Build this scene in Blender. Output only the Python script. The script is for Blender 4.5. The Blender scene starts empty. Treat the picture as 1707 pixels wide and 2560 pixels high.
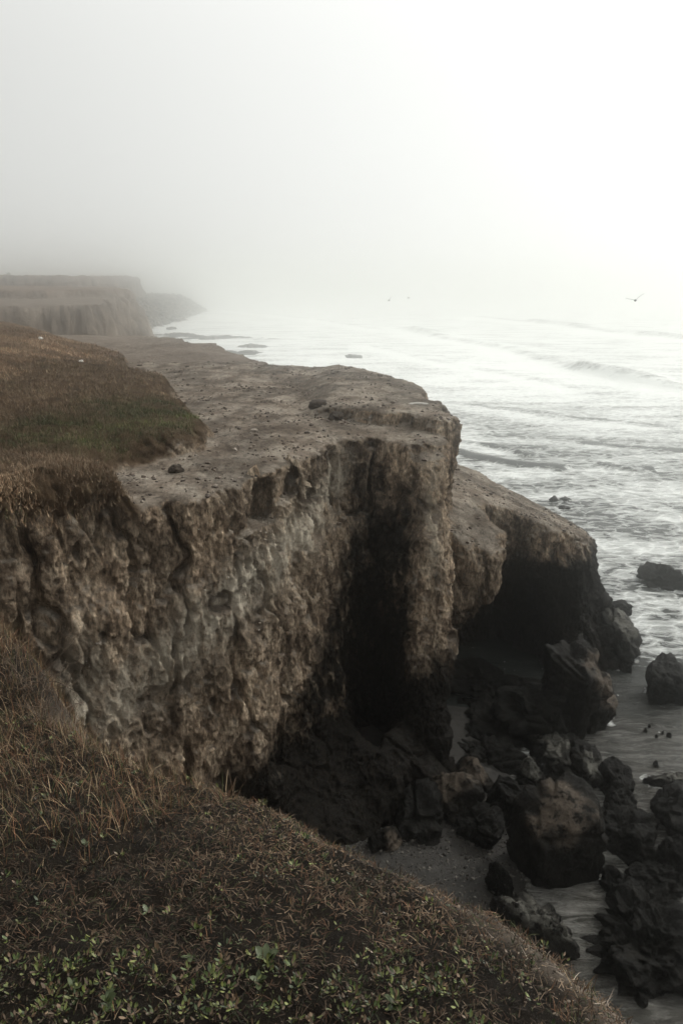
import bpy, math, random
import numpy as np
from mathutils import Vector, Matrix

# ------------------------------------------------------------------ camera, sky, sun, exposure
S = bpy.context.scene
COL = S.collection
FPX = 1991.0                                   # focal length in photograph pixels
PITCH = math.atan(580.0 / FPX)                 # the horizon lies 580 px above the centre
cam_d = bpy.data.cameras.new('camera')
cam_d.sensor_fit = 'VERTICAL'; cam_d.sensor_height = 36.0
cam_d.lens = 36.0 * FPX / 2560.0
cam_d.clip_start = 0.05; cam_d.clip_end = 12000
cam = bpy.data.objects.new('camera', cam_d); COL.objects.link(cam)
cam.location = (0, 0, 0)
cam.rotation_euler = (math.pi / 2 - PITCH, 0, 0)
S.camera = cam

SUN_AZ, SUN_EL = math.radians(56), math.radians(36)      # azimuth to the right of the view
sun_dir = Vector((math.sin(SUN_AZ) * math.cos(SUN_EL), math.cos(SUN_AZ) * math.cos(SUN_EL), math.sin(SUN_EL)))
W = bpy.data.worlds.new('World'); S.world = W; W.use_nodes = True
nt = W.node_tree; nt.nodes.clear()
def wn(t, **k):
    n = nt.nodes.new(t)
    for a, b in k.items(): setattr(n, a, b)
    return n
wo = wn('ShaderNodeOutputWorld'); bg = wn('ShaderNodeBackground'); bg.inputs[1].default_value = 1.0
sky = wn('ShaderNodeTexSky', sky_type='NISHITA'); sky.sun_disc = False
sky.sun_elevation = SUN_EL; sky.sun_rotation = SUN_AZ
hs = wn('ShaderNodeHueSaturation'); hs.inputs['Saturation'].default_value = 0.12; hs.inputs['Value'].default_value = 0.08
nt.links.new(sky.outputs[0], hs.inputs['Color'])
# the cloud layer above the fog: grey-white, brighter overhead and towards the veiled sun
tc = wn('ShaderNodeTexCoord')
dot = wn('ShaderNodeVectorMath', operation='DOT_PRODUCT'); dot.inputs[1].default_value = sun_dir
nt.links.new(tc.outputs['Generated'], dot.inputs[0])
glow = wn('ShaderNodeMapRange', interpolation_type='SMOOTHSTEP')
for i, v in zip((1, 2, 3, 4), (0.0, 1.0, 0.0, 1.0)): glow.inputs[i].default_value = v
nt.links.new(dot.outputs['Value'], glow.inputs[0])
sep = wn('ShaderNodeSeparateXYZ'); nt.links.new(tc.outputs['Generated'], sep.inputs[0])
zen = wn('ShaderNodeMapRange', interpolation_type='SMOOTHSTEP')
for i, v in zip((1, 2, 3, 4), (0.18, 0.95, 0.0, 1.0)): zen.inputs[i].default_value = v
nt.links.new(sep.outputs['Z'], zen.inputs[0])
SKY_BASE, SKY_GLOW, SKY_ZEN = 0.68, 0.58, 0.50
m1 = wn('ShaderNodeMath', operation='MULTIPLY_ADD'); m1.inputs[1].default_value = SKY_GLOW; m1.inputs[2].default_value = SKY_BASE
nt.links.new(glow.outputs[0], m1.inputs[0])
m2 = wn('ShaderNodeMath', operation='MULTIPLY_ADD'); m2.inputs[1].default_value = SKY_ZEN
core = wn('ShaderNodeMapRange', interpolation_type='SMOOTHSTEP')      # the veiled sun itself, a broad bright patch
for i, v in zip((1, 2, 3, 4), (0.74, 1.0, 0.0, 2.0)): core.inputs[i].default_value = v
nt.links.new(dot.outputs['Value'], core.inputs[0])
m3 = wn('ShaderNodeMath', operation='ADD'); nt.links.new(m1.outputs[0], m3.inputs[0]); nt.links.new(core.outputs[0], m3.inputs[1])
nt.links.new(zen.outputs[0], m2.inputs[0]); nt.links.new(m3.outputs[0], m2.inputs[2])
cc = wn('ShaderNodeVectorMath', operation='SCALE'); cc.inputs[0].default_value = (0.985, 0.995, 0.965)
nt.links.new(m2.outputs[0], cc.inputs['Scale'])
mixw = wn('ShaderNodeMix', data_type='RGBA'); mixw.inputs['Factor'].default_value = 0.88
nt.links.new(hs.outputs[0], mixw.inputs['A']); nt.links.new(cc.outputs[0], mixw.inputs['B'])
nt.links.new(mixw.outputs['Result'], bg.inputs[0]); nt.links.new(bg.outputs[0], wo.inputs[0])

sl = bpy.data.lights.new('sun', 'SUN'); sl.energy = 2.0; sl.angle = math.radians(12); sl.color = (1.0, 0.95, 0.87)
so = bpy.data.objects.new('sun', sl); COL.objects.link(so)
so.rotation_euler = (-sun_dir).to_track_quat('-Z', 'Y').to_euler(); so.location = (30, 30, 60)

S.view_settings.view_transform = 'Standard'; S.view_settings.look = 'None'
S.view_settings.exposure = 0.0; S.view_settings.gamma = 1.0
S.view_settings.use_curve_mapping = False
S.render.engine = 'CYCLES'
S.cycles.volume_bounces = 6; S.cycles.max_bounces = 8; S.cycles.diffuse_bounces = 3
S.cycles.use_denoising = True
SEA = -14.0
FOG_DENSITY = 0.0062

# ------------------------------------------------------------------ small helpers
def at(px, py, z=SEA):
    """world point at height z seen at photograph pixel (px, py)"""
    u = (px - 853.5) / FPX; v = (1280 - py) / FPX
    dy = math.cos(PITCH) + v * math.sin(PITCH); dz = -math.sin(PITCH) + v * math.cos(PITCH)
    t = z / dz
    return (u * t, dy * t, z)

def tag(o, label=None, cat=None, group=None, kind=None):
    if label: o['label'] = label
    if cat: o['category'] = cat
    if group: o['group'] = group
    if kind: o['kind'] = kind
    return o

_tabs = {}
def _tab(seed):
    if seed not in _tabs:
        _tabs[seed] = np.random.RandomState(seed).uniform(-1, 1, (64, 64, 64)).astype(np.float32)
    return _tabs[seed]
def noise(P, sc=1.0, seed=0, st=(1, 1, 1)):
    """smooth value noise in -1..1; P (N,3), features about 1/sc across, st stretches the axes"""
    T = _tab(seed % 5); out = np.empty(len(P), np.float32); off = (seed * 17.31) % 50
    for a in range(0, len(P), 400000):
        q = (P[a:a + 400000] * (np.array(st) * sc) + off).astype(np.float32)
        i = np.floor(q); f = q - i; f = f * f * (3 - 2 * f); i = i.astype(np.int32)
        x0, y0, z0 = (i[:, 0] & 63), (i[:, 1] & 63), (i[:, 2] & 63)
        x1, y1, z1 = (x0 + 1) & 63, (y0 + 1) & 63, (z0 + 1) & 63
        fx, fy, fz = f[:, 0], f[:, 1], f[:, 2]
        c00 = T[x0, y0, z0] * (1 - fx) + T[x1, y0, z0] * fx; c10 = T[x0, y1, z0] * (1 - fx) + T[x1, y1, z0] * fx
        c01 = T[x0, y0, z1] * (1 - fx) + T[x1, y0, z1] * fx; c11 = T[x0, y1, z1] * (1 - fx) + T[x1, y1, z1] * fx
        out[a:a + 400000] = (c00 * (1 - fy) + c10 * fy) * (1 - fz) + (c01 * (1 - fy) + c11 * fy) * fz
    return out
_R = np.array(Matrix.Rotation(0.7, 3, (1, 2, 3)))
def fbm(P, sc=1.0, seed=0, oct=4, st=(1, 1, 1), gain=0.5):
    P = P * np.array(st); s = 0; a = 1.0; tot = 0
    for k in range(oct):
        s = s + a * noise(P, sc * 2.03 ** k, seed + k * 3); tot += a; a *= gain
        P = P @ _R.T if k else P
    return s / tot
def ridge(P, sc=1.0, seed=0, oct=4, st=(1, 1, 1), gain=0.5):
    s = 0; a = 1.0; tot = 0
    for k in range(oct):
        s = s + a * (1 - 2 * np.abs(noise(P, sc * 2.03 ** k, seed + k * 3, st))); tot += a; a *= gain
    return s / tot
def sstep(a, b, x):
    t = np.clip((x - a) / (b - a), 0, 1); return t * t * (3 - 2 * t)
def smax(a, b, k):
    h = np.clip(0.5 + 0.5 * (a - b) / k, 0, 1); return b + (a - b) * h + k * h * (1 - h)
def smin(a, b, k): return -smax(-a, -b, k)

def poly_sd(X, Y, poly, closed=True):
    """signed distance in plan to a polygon (negative inside)"""
    poly = np.array(poly, np.float64); n = len(poly)
    d = np.full(X.shape, 1e9); ins = np.zeros(X.shape, bool)
    for i in range(n if closed else n - 1):
        ax, ay = poly[i]; bx, by = poly[(i + 1) % n]
        ex, ey = bx - ax, by - ay; wx, wy = X - ax, Y - ay
        t = np.clip((wx * ex + wy * ey) / (ex * ex + ey * ey), 0, 1)
        d = np.minimum(d, (wx - ex * t) ** 2 + (wy - ey * t) ** 2)
        c = ((ay > Y) != (by > Y)) & (X < (bx - ax) * (Y - ay) / ((by - ay) if by != ay else 1e-9) + ax)
        ins ^= c
    d = np.sqrt(d)
    return np.where(ins, -d, d)

def mesh_from(name, V, F, mat, parent=None, smooth=True, attrs=None):
    """V (N,3), F (M,k) with constant k"""
    me = bpy.data.meshes.new(name); V = np.ascontiguousarray(V, np.float32); F = np.ascontiguousarray(F, np.int32)
    me.vertices.add(len(V)); me.vertices.foreach_set('co', V.ravel())
    k = F.shape[1]; me.loops.add(F.size); me.loops.foreach_set('vertex_index', F.ravel())
    me.polygons.add(len(F)); me.polygons.foreach_set('loop_start', np.arange(0, F.size, k, dtype=np.int32))
    me.polygons.foreach_set('loop_total', np.full(len(F), k, np.int32))
    me.polygons.foreach_set('use_smooth', np.full(len(F), smooth, bool))
    for an, av in (attrs or {}).items():
        if av.ndim == 1:
            a = me.attributes.new(an, 'FLOAT', 'POINT'); a.data.foreach_set('value', np.ascontiguousarray(av, np.float32))
        else:
            a = me.attributes.new(an, 'FLOAT_VECTOR', 'POINT'); a.data.foreach_set('vector', np.ascontiguousarray(av, np.float32).ravel())
    me.update(calc_edges=True); me.validate()
    if mat: me.materials.append(mat)
    o = bpy.data.objects.new(name, me); COL.objects.link(o)
    if parent: o.parent = parent
    return o
def grid_faces(n, m):
    i = np.arange((n - 1) * (m - 1)); r, c = i // (m - 1), i % (m - 1); a = r * m + c
    return np.stack([a, a + 1, a + m + 1, a + m], 1)
def vnormals(V, F):
    a, b, c, d = (V[F[:, j]] for j in range(4))
    fn = np.cross(c - a, d - b); N = np.zeros_like(V)
    for j in range(3):
        for k in range(4): N[:, j] += np.bincount(F[:, k], fn[:, j], len(V))
    return N / (np.linalg.norm(N, axis=1, keepdims=True) + 1e-12)

def surface_nets(xs, ys, zs, f):
    ins = f < 0; nx, ny, nz = f.shape
    c = np.zeros((nx - 1, ny - 1, nz - 1), np.int8)
    for i in (0, 1):
        for j in (0, 1):
            for k in (0, 1): c += ins[i:nx - 1 + i, j:ny - 1 + j, k:nz - 1 + k]
    I, J, K = np.nonzero((c > 0) & (c < 8))
    acc = np.zeros((len(I), 3)); cnt = np.zeros(len(I))
    cor = [(i, j, k) for i in (0, 1) for j in (0, 1) for k in (0, 1)]
    vals = {q: f[I + q[0], J + q[1], K + q[2]] for q in cor}
    for p in cor:
        for ax in range(3):
            if p[ax] == 0:
                q = list(p); q[ax] = 1; q = tuple(q); a, b = vals[p], vals[q]; m = (a < 0) != (b < 0)
                t = np.where(m, a / np.where(m, a - b, 1), 0)
                pos = np.tile(np.array(p, float), (len(I), 1)); pos[:, ax] += t
                acc += pos * m[:, None]; cnt += m
    acc = acc / cnt[:, None] + np.stack([I, J, K], 1)
    V = np.stack([np.interp(acc[:, 0], np.arange(nx), xs), np.interp(acc[:, 1], np.arange(ny), ys), np.interp(acc[:, 2], np.arange(nz), zs)], 1)
    idx = np.full(c.shape, -1, np.int32); idx[I, J, K] = np.arange(len(I)); Q = []
    for ax in range(3):
        a = ins.take(range(0, f.shape[ax] - 1), ax); b = ins.take(range(1, f.shape[ax]), ax)
        sl_ = [slice(1, -1)] * 3; sl_[ax] = slice(None); a = a[tuple(sl_)]; b = b[tuple(sl_)]
        P = np.stack(np.nonzero(a != b), 1); fl = a[tuple(P.T)]
        o = np.ones(3, int); o[ax] = 0; P = P + o
        u, v = (ax + 1) % 3, (ax + 2) % 3; du = np.eye(3, dtype=int)[u]; dv = np.eye(3, dtype=int)[v]
        q = np.stack([idx[tuple((P - du - dv).T)], idx[tuple((P - dv).T)], idx[tuple(P.T)], idx[tuple((P - du).T)]], 1)
        q[~fl] = q[~fl][:, ::-1]; Q.append(q)
    return V, np.concatenate(Q)

def subdivide(V, F, levels):
    """smooth subdivision of a quad mesh"""
    me = bpy.data.meshes.new('tmp'); me.vertices.add(len(V)); me.vertices.foreach_set('co', V.astype(np.float32).ravel())
    me.loops.add(F.size); me.loops.foreach_set('vertex_index', F.astype(np.int32).ravel())
    me.polygons.add(len(F)); me.polygons.foreach_set('loop_start', np.arange(0, F.size, 4, dtype=np.int32))
    me.polygons.foreach_set('loop_total', np.full(len(F), 4, np.int32)); me.update(calc_edges=True)
    o = bpy.data.objects.new('tmp', me); COL.objects.link(o)
    md = o.modifiers.new('s', 'SUBSURF'); md.levels = levels; md.render_levels = levels
    e = o.evaluated_get(bpy.context.evaluated_depsgraph_get()); m2_ = e.to_mesh()
    V2 = np.empty(len(m2_.vertices) * 3, np.float32); m2_.vertices.foreach_get('co', V2)
    F2 = np.empty(len(m2_.loops), np.int32); m2_.loops.foreach_get('vertex_index', F2)
    e.to_mesh_clear(); bpy.data.objects.remove(o); bpy.data.meshes.remove(me)
    return V2.reshape(-1, 3).astype(np.float64), F2.reshape(-1, 4)

# ------------------------------------------------------------------ materials
class NT:
    def __init__(s, name):
        s.m = bpy.data.materials.new(name); s.m.use_nodes = True; s.t = s.m.node_tree
        s.b = s.t.nodes['Principled BSDF']; s.out = s.t.nodes['Material Output']
    def n(s, t, **k):
        n = s.t.nodes.new(t)
        for a, b in k.items(): setattr(n, a, b)
        return n
    def l(s, a, b): s.t.links.new(a, b)
    def geo(s): return s.n('ShaderNodeNewGeometry').outputs['Position']
    def attr(s, name, out='Fac'): return s.n('ShaderNodeAttribute', attribute_name=name).outputs[out]
    def mapped(s, scale, rot=(0, 0, 0)):
        m = s.n('ShaderNodeMapping'); m.inputs['Scale'].default_value = scale; m.inputs['Rotation'].default_value = rot
        s.l(s.geo(), m.inputs[0]); return m.outputs[0]
    def noise(s, scale, det=6, rough=0.6, vec=None, dist=0.0):
        n = s.n('ShaderNodeTexNoise'); n.inputs['Scale'].default_value = scale; n.inputs['Detail'].default_value = det
        n.inputs['Roughness'].default_value = rough; n.inputs['Distortion'].default_value = dist
        s.l(vec if vec is not None else s.geo(), n.inputs['Vector']); return n.outputs['Fac']
    def ramp(s, fac, stops, interp='LINEAR'):
        r = s.n('ShaderNodeValToRGB'); r.color_ramp.interpolation = interp; e = r.color_ramp.elements
        while len(e) < len(stops): e.new(0.5)
        for q, (p, c) in zip(e, stops):
            q.position = p; q.color = (c, c, c, 1) if isinstance(c, (int, float)) else (*c, 1)
        s.l(fac, r.inputs[0]); return r.outputs[0]
    def mix(s, f, a, b, mode='MIX'):
        m = s.n('ShaderNodeMix', data_type='RGBA', blend_type=mode)
        for k, v in (('Factor', f), ('A', a), ('B', b)):
            if isinstance(v, (int, float)): m.inputs[k].default_value = v if k == 'Factor' else (v, v, v, 1)
            elif isinstance(v, tuple): m.inputs[k].default_value = (*v, 1)
            else: s.l(v, m.inputs[k])
        return m.outputs['Result']
    def math(s, op, a, b=0.0):
        m = s.n('ShaderNodeMath', operation=op)
        for i, v in enumerate((a, b)):
            if isinstance(v, (int, float)): m.inputs[i].default_value = v
            else: s.l(v, m.inputs[i])
        return m.outputs[0]
    def bump(s, h, dist, strength=1.0, prev=None):
        b = s.n('ShaderNodeBump'); b.inputs['Strength'].default_value = strength; b.inputs['Distance'].default_value = dist
        s.l(h, b.inputs['Height'])
        if prev is not None: s.l(prev, b.inputs['Normal'])
        return b.outputs[0]

def mat_cliff():
    s = NT('cliff_earth'); b = s.b
    st = s.mapped((1, 1, 0.42))
    big = s.noise(0.55, 5, 0.55, s.mapped((1, 1, 0.6))); mid = s.noise(2.6, 8, 0.65, st); fine = s.noise(14, 8, 0.7, st)
    earth = s.ramp(mid, [(0.3, (0.032, 0.024, 0.018)), (0.43, (0.145, 0.110, 0.080)), (0.54, (0.32, 0.255, 0.190)), (0.70, (0.52, 0.44, 0.34))])
    tone = s.ramp(big, [(0.33, (0.30, 0.27, 0.25)), (0.50, (0.95, 0.92, 0.89)), (0.66, (1.6, 1.52, 1.44))])
    earth = s.mix(1.0, earth, tone, 'MULTIPLY')
    fr = s.ramp(fine, [(0.34, 0.22), (0.5, 0.92), (0.66, 1.8)])
    earth = s.mix(1.0, earth, fr, 'MULTIPLY')
    pale = s.attr('pale'); pn = s.math('MULTIPLY', pale, s.ramp(s.noise(3.2, 8, 0.75, st), [(0.38, 0.0), (0.56, 1.0)]))
    earth = s.mix(pn, earth, (0.64, 0.57, 0.46))
    # turf and bare sand on the flat tops
    sand = s.ramp(s.noise(1.1, 8, 0.65, s.mapped((1, 0.7, 1))), [(0.30, (0.14, 0.108, 0.082)), (0.46, (0.26, 0.213, 0.168)), (0.60, (0.42, 0.365, 0.30))])
    sand = s.mix(1.0, sand, s.ramp(s.noise(9, 8, 0.75), [(0.32, 0.55), (0.5, 1.0), (0.7, 1.3)]), 'MULTIPLY')
    litter = s.ramp(s.noise(0.55, 9, 0.72, s.mapped((1, 0.6, 1))), [(0.44, 1.0), (0.56, 0.55)])
    sand = s.mix(1.0, sand, litter, 'MULTIPLY'); sand = s.mix(1.0, sand, s.ramp(s.noise(5.5, 6, 0.7, s.mapped((1, 0.55, 1))), [(0.36, 0.5), (0.46, 1.0), (0.7, 1.15)]), 'MULTIPLY')
    c = s.mix(s.attr('sand'), earth, sand)
    turf = s.ramp(s.noise(2.2, 6, 0.6), [(0.3, (0.035, 0.026, 0.015)), (0.5, (0.085, 0.056, 0.034)), (0.7, (0.14, 0.105, 0.065))])
    c = s.mix(s.attr('grass'), c, turf)  # turf, and the painted shadow under it on the earth bank
    # tide-wet, weed-dark rock low down, plus painted shade of recess and lower wall
    wet_shade = s.math('ADD', s.attr('wet'), s.math('MULTIPLY', s.math('SUBTRACT', s.noise(2.2, 9, 0.75, st), 0.5), 2.2))
    wet = s.ramp(wet_shade, [(0.22, 0.0), (0.70, 1.0)])  # tide-wet rock and painted shade of recess and lower wall
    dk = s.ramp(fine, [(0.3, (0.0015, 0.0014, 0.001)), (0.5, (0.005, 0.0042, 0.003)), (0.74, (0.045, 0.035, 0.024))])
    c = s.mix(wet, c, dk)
    s.l(c, b.inputs['Base Color'])
    s.l(s.ramp(wet, [(0, 0.95), (1, 0.5)]), b.inputs['Roughness']); b.inputs['Specular IOR Level'].default_value = 0.07
    n1 = s.bump(s.noise(4.5, 12, 0.8, st), 0.34); n2 = s.bump(s.noise(18, 12, 0.85, s.mapped((1, 1, 0.8))), 0.16, 1.0, n1)
    s.l(n2, b.inputs['Normal']); return s.m

def mat_far():
    s = NT('far_cliff_earth'); b = s.b
    st = s.mapped((1, 1, 0.5))
    c = s.ramp(s.noise(0.22, 7, 0.65, st), [(0.3, (0.05, 0.042, 0.034)), (0.5, (0.13, 0.105, 0.084)), (0.7, (0.25, 0.21, 0.17))])
    c = s.mix(s.attr('flat'), c, s.ramp(s.noise(0.35, 8, 0.7), [(0.3, (0.10, 0.08, 0.062)), (0.6, (0.20, 0.165, 0.135))]))
    c = s.mix(s.attr('grass'), c, s.ramp(s.noise(0.5, 6, 0.6), [(0.3, (0.05, 0.032, 0.017)), (0.5, (0.11, 0.066, 0.038)), (0.7, (0.17, 0.12, 0.075))]))
    c = s.mix(s.attr('rubble'), c, (0.045, 0.042, 0.037))
    s.l(c, b.inputs['Base Color']); b.inputs['Roughness'].default_value = 0.95; b.inputs['Specular IOR Level'].default_value = 0.1
    s.l(s.bump(s.noise(0.9, 8, 0.75, st), 0.7), b.inputs['Normal']); return s.m

def mat_rock(name, c0, c1, c2, top=None):
    s = NT(name); b = s.b
    g = s.n('ShaderNodeTexCoord').outputs['Object']
    n = s.noise(2.2, 8, 0.7, g); f = s.noise(11, 8, 0.7, g)
    c = s.ramp(n, [(0.32, c0), (0.52, c1), (0.74, c2)])
    c = s.mix(1.0, c, s.ramp(f, [(0.3, 0.4), (0.5, 0.95), (0.7, 1.5)]), 'MULTIPLY')
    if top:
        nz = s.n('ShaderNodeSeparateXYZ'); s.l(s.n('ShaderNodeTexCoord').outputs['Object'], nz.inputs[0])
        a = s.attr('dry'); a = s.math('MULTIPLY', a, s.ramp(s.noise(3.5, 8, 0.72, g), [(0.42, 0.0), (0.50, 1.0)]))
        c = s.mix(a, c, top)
    s.l(c, b.inputs['Base Color']); s.l(s.ramp(f, [(0.3, 0.35), (0.7, 0.8)]), b.inputs['Roughness'])
    b.inputs['Specular IOR Level'].default_value = 0.09
    n1 = s.bump(s.noise(4, 12, 0.8, g), 0.26); n2 = s.bump(s.noise(14, 8, 0.8, g), 0.08, 1.0, n1); s.l(n2, b.inputs['Normal']); return s.m

def mat_sea():
    s = NT('sea_water'); b = s.b
    foam_a = s.attr('foam'); shal_cave_shade = s.attr('shallow_cave_shade')
    # torn foam lace
    v = s.mapped((0.9, 1.6, 1), (0, 0, 0.3))
    wv = s.n('ShaderNodeMix', data_type='RGBA'); wv.inputs['Factor'].default_value = 0.35
    nz = s.n('ShaderNodeTexNoise'); nz.inputs['Scale'].default_value = 0.8; nz.inputs['Detail'].default_value = 5; s.l(v, nz.inputs['Vector'])
    vm = s.n('ShaderNodeVectorMath', operation='MULTIPLY_ADD'); s.l(nz.outputs['Color'], vm.inputs[0]); vm.inputs[1].default_value = (1.6, 1.6, 0); s.l(v, vm.inputs[2])
    vo = s.n('ShaderNodeTexVoronoi', feature='DISTANCE_TO_EDGE'); vo.inputs['Scale'].default_value = 0.9; s.l(vm.outputs[0], vo.inputs['Vector'])
    lace = s.ramp(vo.outputs['Distance'], [(0.0, 1.0), (0.06, 0.35), (0.2, 0.0)])
    n1 = s.noise(1.2, 12, 0.74, vm.outputs[0]); n2 = s.noise(0.16, 6, 0.6, s.mapped((0.6, 1.6, 1), (0, 0, 0.3)))
    q = s.math('ADD', s.math('MULTIPLY', n1, 0.95), s.math('MULTIPLY', lace, 0.16))
    q = s.math('ADD', q, s.math('MULTIPLY', s.math('SUBTRACT', n2, 0.5), 0.9))
    q = s.math('ADD', q, s.math('MULTIPLY', s.math('SUBTRACT', foam_a, 0.5), 0.9))
    foam = s.ramp(q, [(0.46, 0.0), (0.60, 0.5), (0.80, 1.0)])
    foam = s.math('MULTIPLY', foam, s.ramp(foam_a, [(0.0, 0.0), (0.12, 1.0)]))
    # sparse foam flecks on the still water of the cove
    fl = s.n('ShaderNodeTexVoronoi'); fl.inputs['Scale'].default_value = 2.3; s.l(s.mapped((1, 0.8, 0)), fl.inputs['Vector'])
    fleck = s.math('MULTIPLY', s.ramp(fl.outputs['Distance'], [(0.05, 1.0), (0.085, 0.0)]), s.ramp(s.noise(0.7, 3, 0.5), [(0.5, 0.0), (0.56, 0.9)]))
    foam = s.math('MAXIMUM', foam, fleck)
    deep = s.ramp(s.noise(0.3, 4, 0.5), [(0.3, (0.016, 0.020, 0.018)), (0.7, (0.040, 0.046, 0.041))])
    mud0 = s.ramp(s.noise(1.0, 7, 0.65, s.mapped((1, 1, 1))), [(0.3, (0.026, 0.026, 0.022)), (0.7, (0.062, 0.058, 0.050))])
    sud_glint = s.ramp(s.noise(2.6, 8, 0.7, s.mapped((0.35, 1.5, 1), (0, 0, 0.45)), 1.2), [(0.44, 0.0), (0.56, 0.35), (0.72, 0.9)])  # foam film streaks that also paint the bright glints of ripples
    sud_glint = s.math('MULTIPLY', sud_glint, s.ramp(s.noise(0.45, 4, 0.5), [(0.35, 0.25), (0.6, 1.0)]))
    mud = s.mix(sud_glint, mud0, (0.27, 0.265, 0.245)); c = s.mix(shal_cave_shade, deep, mud); c = s.mix(foam, c, (0.80, 0.82, 0.80))
    s.l(c, b.inputs['Base Color'])
    b.inputs['IOR'].default_value = 1.33
    s.l(s.ramp(foam, [(0, 0.12), (0.5, 0.7)]), b.inputs['Roughness'])
    rip = s.noise(2.2, 8, 0.66, s.mapped((0.55, 1.5, 1), (0, 0, 0.35))); 
    nrm = s.bump(rip, 0.38); nrm = s.bump(s.noise(9, 5, 0.6, s.mapped((0.7, 1.3, 1), (0, 0, 0.5))), 0.03, 0.8, nrm)
    s.l(nrm, b.inputs['Normal']); return s.m

def mat_simple(name, col, rough=0.9, var=None, scale=8, spec=0.2):
    s = NT(name); b = s.b
    if var: s.l(s.ramp(s.noise(scale, 5, 0.65), [(0.3, col), (0.7, var)]), b.inputs['Base Color'])
    else: b.inputs['Base Color'].default_value = (*col, 1)
    b.inputs['Roughness'].default_value = rough; b.inputs['Specular IOR Level'].default_value = spec; return s.m
def mat_leafcol(name, rough=0.75, trans=0.0, spec=0.2):
    s = NT(name); s.l(s.attr('tint', 'Vector'), s.b.inputs['Base Color'])
    s.b.inputs['Roughness'].default_value = rough; s.b.inputs['Specular IOR Level'].default_value = spec; return s.m

M_CLIFF, M_FAR, M_SEA = mat_cliff(), mat_far(), mat_sea()
M_DARK = mat_rock('wet_dark_rock', (0.003, 0.003, 0.002), (0.007, 0.0065, 0.005), (0.020, 0.018, 0.014))
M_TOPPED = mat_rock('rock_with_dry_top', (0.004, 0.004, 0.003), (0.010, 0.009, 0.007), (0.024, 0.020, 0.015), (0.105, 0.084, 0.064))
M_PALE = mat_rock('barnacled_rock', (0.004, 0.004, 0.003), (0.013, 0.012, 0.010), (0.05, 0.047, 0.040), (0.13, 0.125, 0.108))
M_BLADE = mat_leafcol('dry_grass_blades', 0.7, 0, 0.15); M_LEAF = mat_leafcol('fleshy_leaves', 0.5, 0, 0.3)

# ------------------------------------------------------------------ the land: plan outlines and heights
RIM = [(-40, 6), (-14, 12.2), (-9, 12.6), (-5.8, 13.4), (-4.9, 14.6), (-3.9, 15.6), (-2.6, 16.7), (-2.0, 18.3), (-1.2, 19.5), (-0.55, 21.2), (0.1, 22.2),
       (0.9, 22.5), (1.7, 21.9), (2.6, 21.8), (3.1, 22.6), (3.6, 24.3), (3.55, 26), (3.0, 28.2), (3.0, 32.5), (1.9, 35.8), (0.1, 40), (-4, 43.5),
       (-6.2, 49), (-12, 61), (-15, 74), (-22, 93), (-30, 105), (-46, 112), (-60, 160), (-200, 300), (-600, 300), (-600, 6)]
MOUND = [(-60, 12), (-9, 12.2), (-5.9, 13.0), (-4.2, 15.1), (-4.9, 16.2), (-5.9, 17.3), (-5.2, 19.0), (-3.9, 20.4), (-4.0, 22.5), (-6.0, 28), (-7.4, 33.4),
         (-10.5, 37), (-12.0, 44), (-14.2, 48), (-19, 56), (-26, 72), (-60, 95), (-300, 130), (-300, 12)]
NOSE = [(0.5, 23.5), (2.6, 22.8), (3.6, 22.2), (4.5, 22.4), (5.0, 23.4), (4.9, 25.2), (5.5, 26.9), (6.4, 27.2), (7.6, 26.6), (8.6, 27.2), (9.4, 28.6), (9.5, 31), (8.6, 32.6),
        (6.9, 34.2), (6.7, 35.6), (4.8, 36.0), (3.0, 37), (1, 36)]

def rim_fade(X, Y): return poly_sd(X, Y, RIM) - 1.0
def heights(X, Y):
    """top of the land away from the edges"""
    P = np.stack([X.ravel(), Y.ravel(), np.zeros(X.size)], 1)
    n1 = fbm(P, 0.18, 11, 3).reshape(X.shape); n2 = fbm(P, 0.9, 21, 3).reshape(X.shape)
    H = -4.35 + 0.16 * n1 + 0.05 * n2
    # the upper tier towards the sea, with its little undercut step
    stp = poly_sd(X + 0.35 * n2, Y + 0.3 * n2, [(0.3, 25.4), (1.2, 24.4), (2.2, 24.2), (2.9, 23.3), (5, 22.8), (6, 50), (-3, 50), (-3.5, 30), (-1.2, 26.6)])
    H = H + 0.42 * sstep(0.10, -0.10, stp) * sstep(-1.8, 0.2, X)
    H = H - 0.014 * np.clip(Y - 44, 0, 60) * 1.0
    # the turf mound with its low bank
    md = poly_sd(X + 0.45 * n2, Y + 0.45 * n1, MOUND)
    ins = np.clip(-md, 0, 60)
    H = H + np.where(md < 0.3, 0.52 * sstep(0.3, -0.2, md) + 3.3 * (1 - np.exp(-ins * 0.085)) * sstep(13, 19, Y - 0.25 * X * 0) * (0.35 + 0.65 * sstep(16, 40, Y)), 0)
    H = H + 0.16 * fbm(P, 1.3, 23, 3).reshape(X.shape) * sstep(0.2, -0.8, md) + 0.10 * ridge(P, 0.45, 25, 3).reshape(X.shape) * sstep(-0.2, 0.8, md) * sstep(-1.2, -2.5, rim_fade(X, Y))
    H = H + 0.45 * sstep(0.3, -0.6, md) * sstep(18, 14.5, Y)
    return H, md

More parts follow.
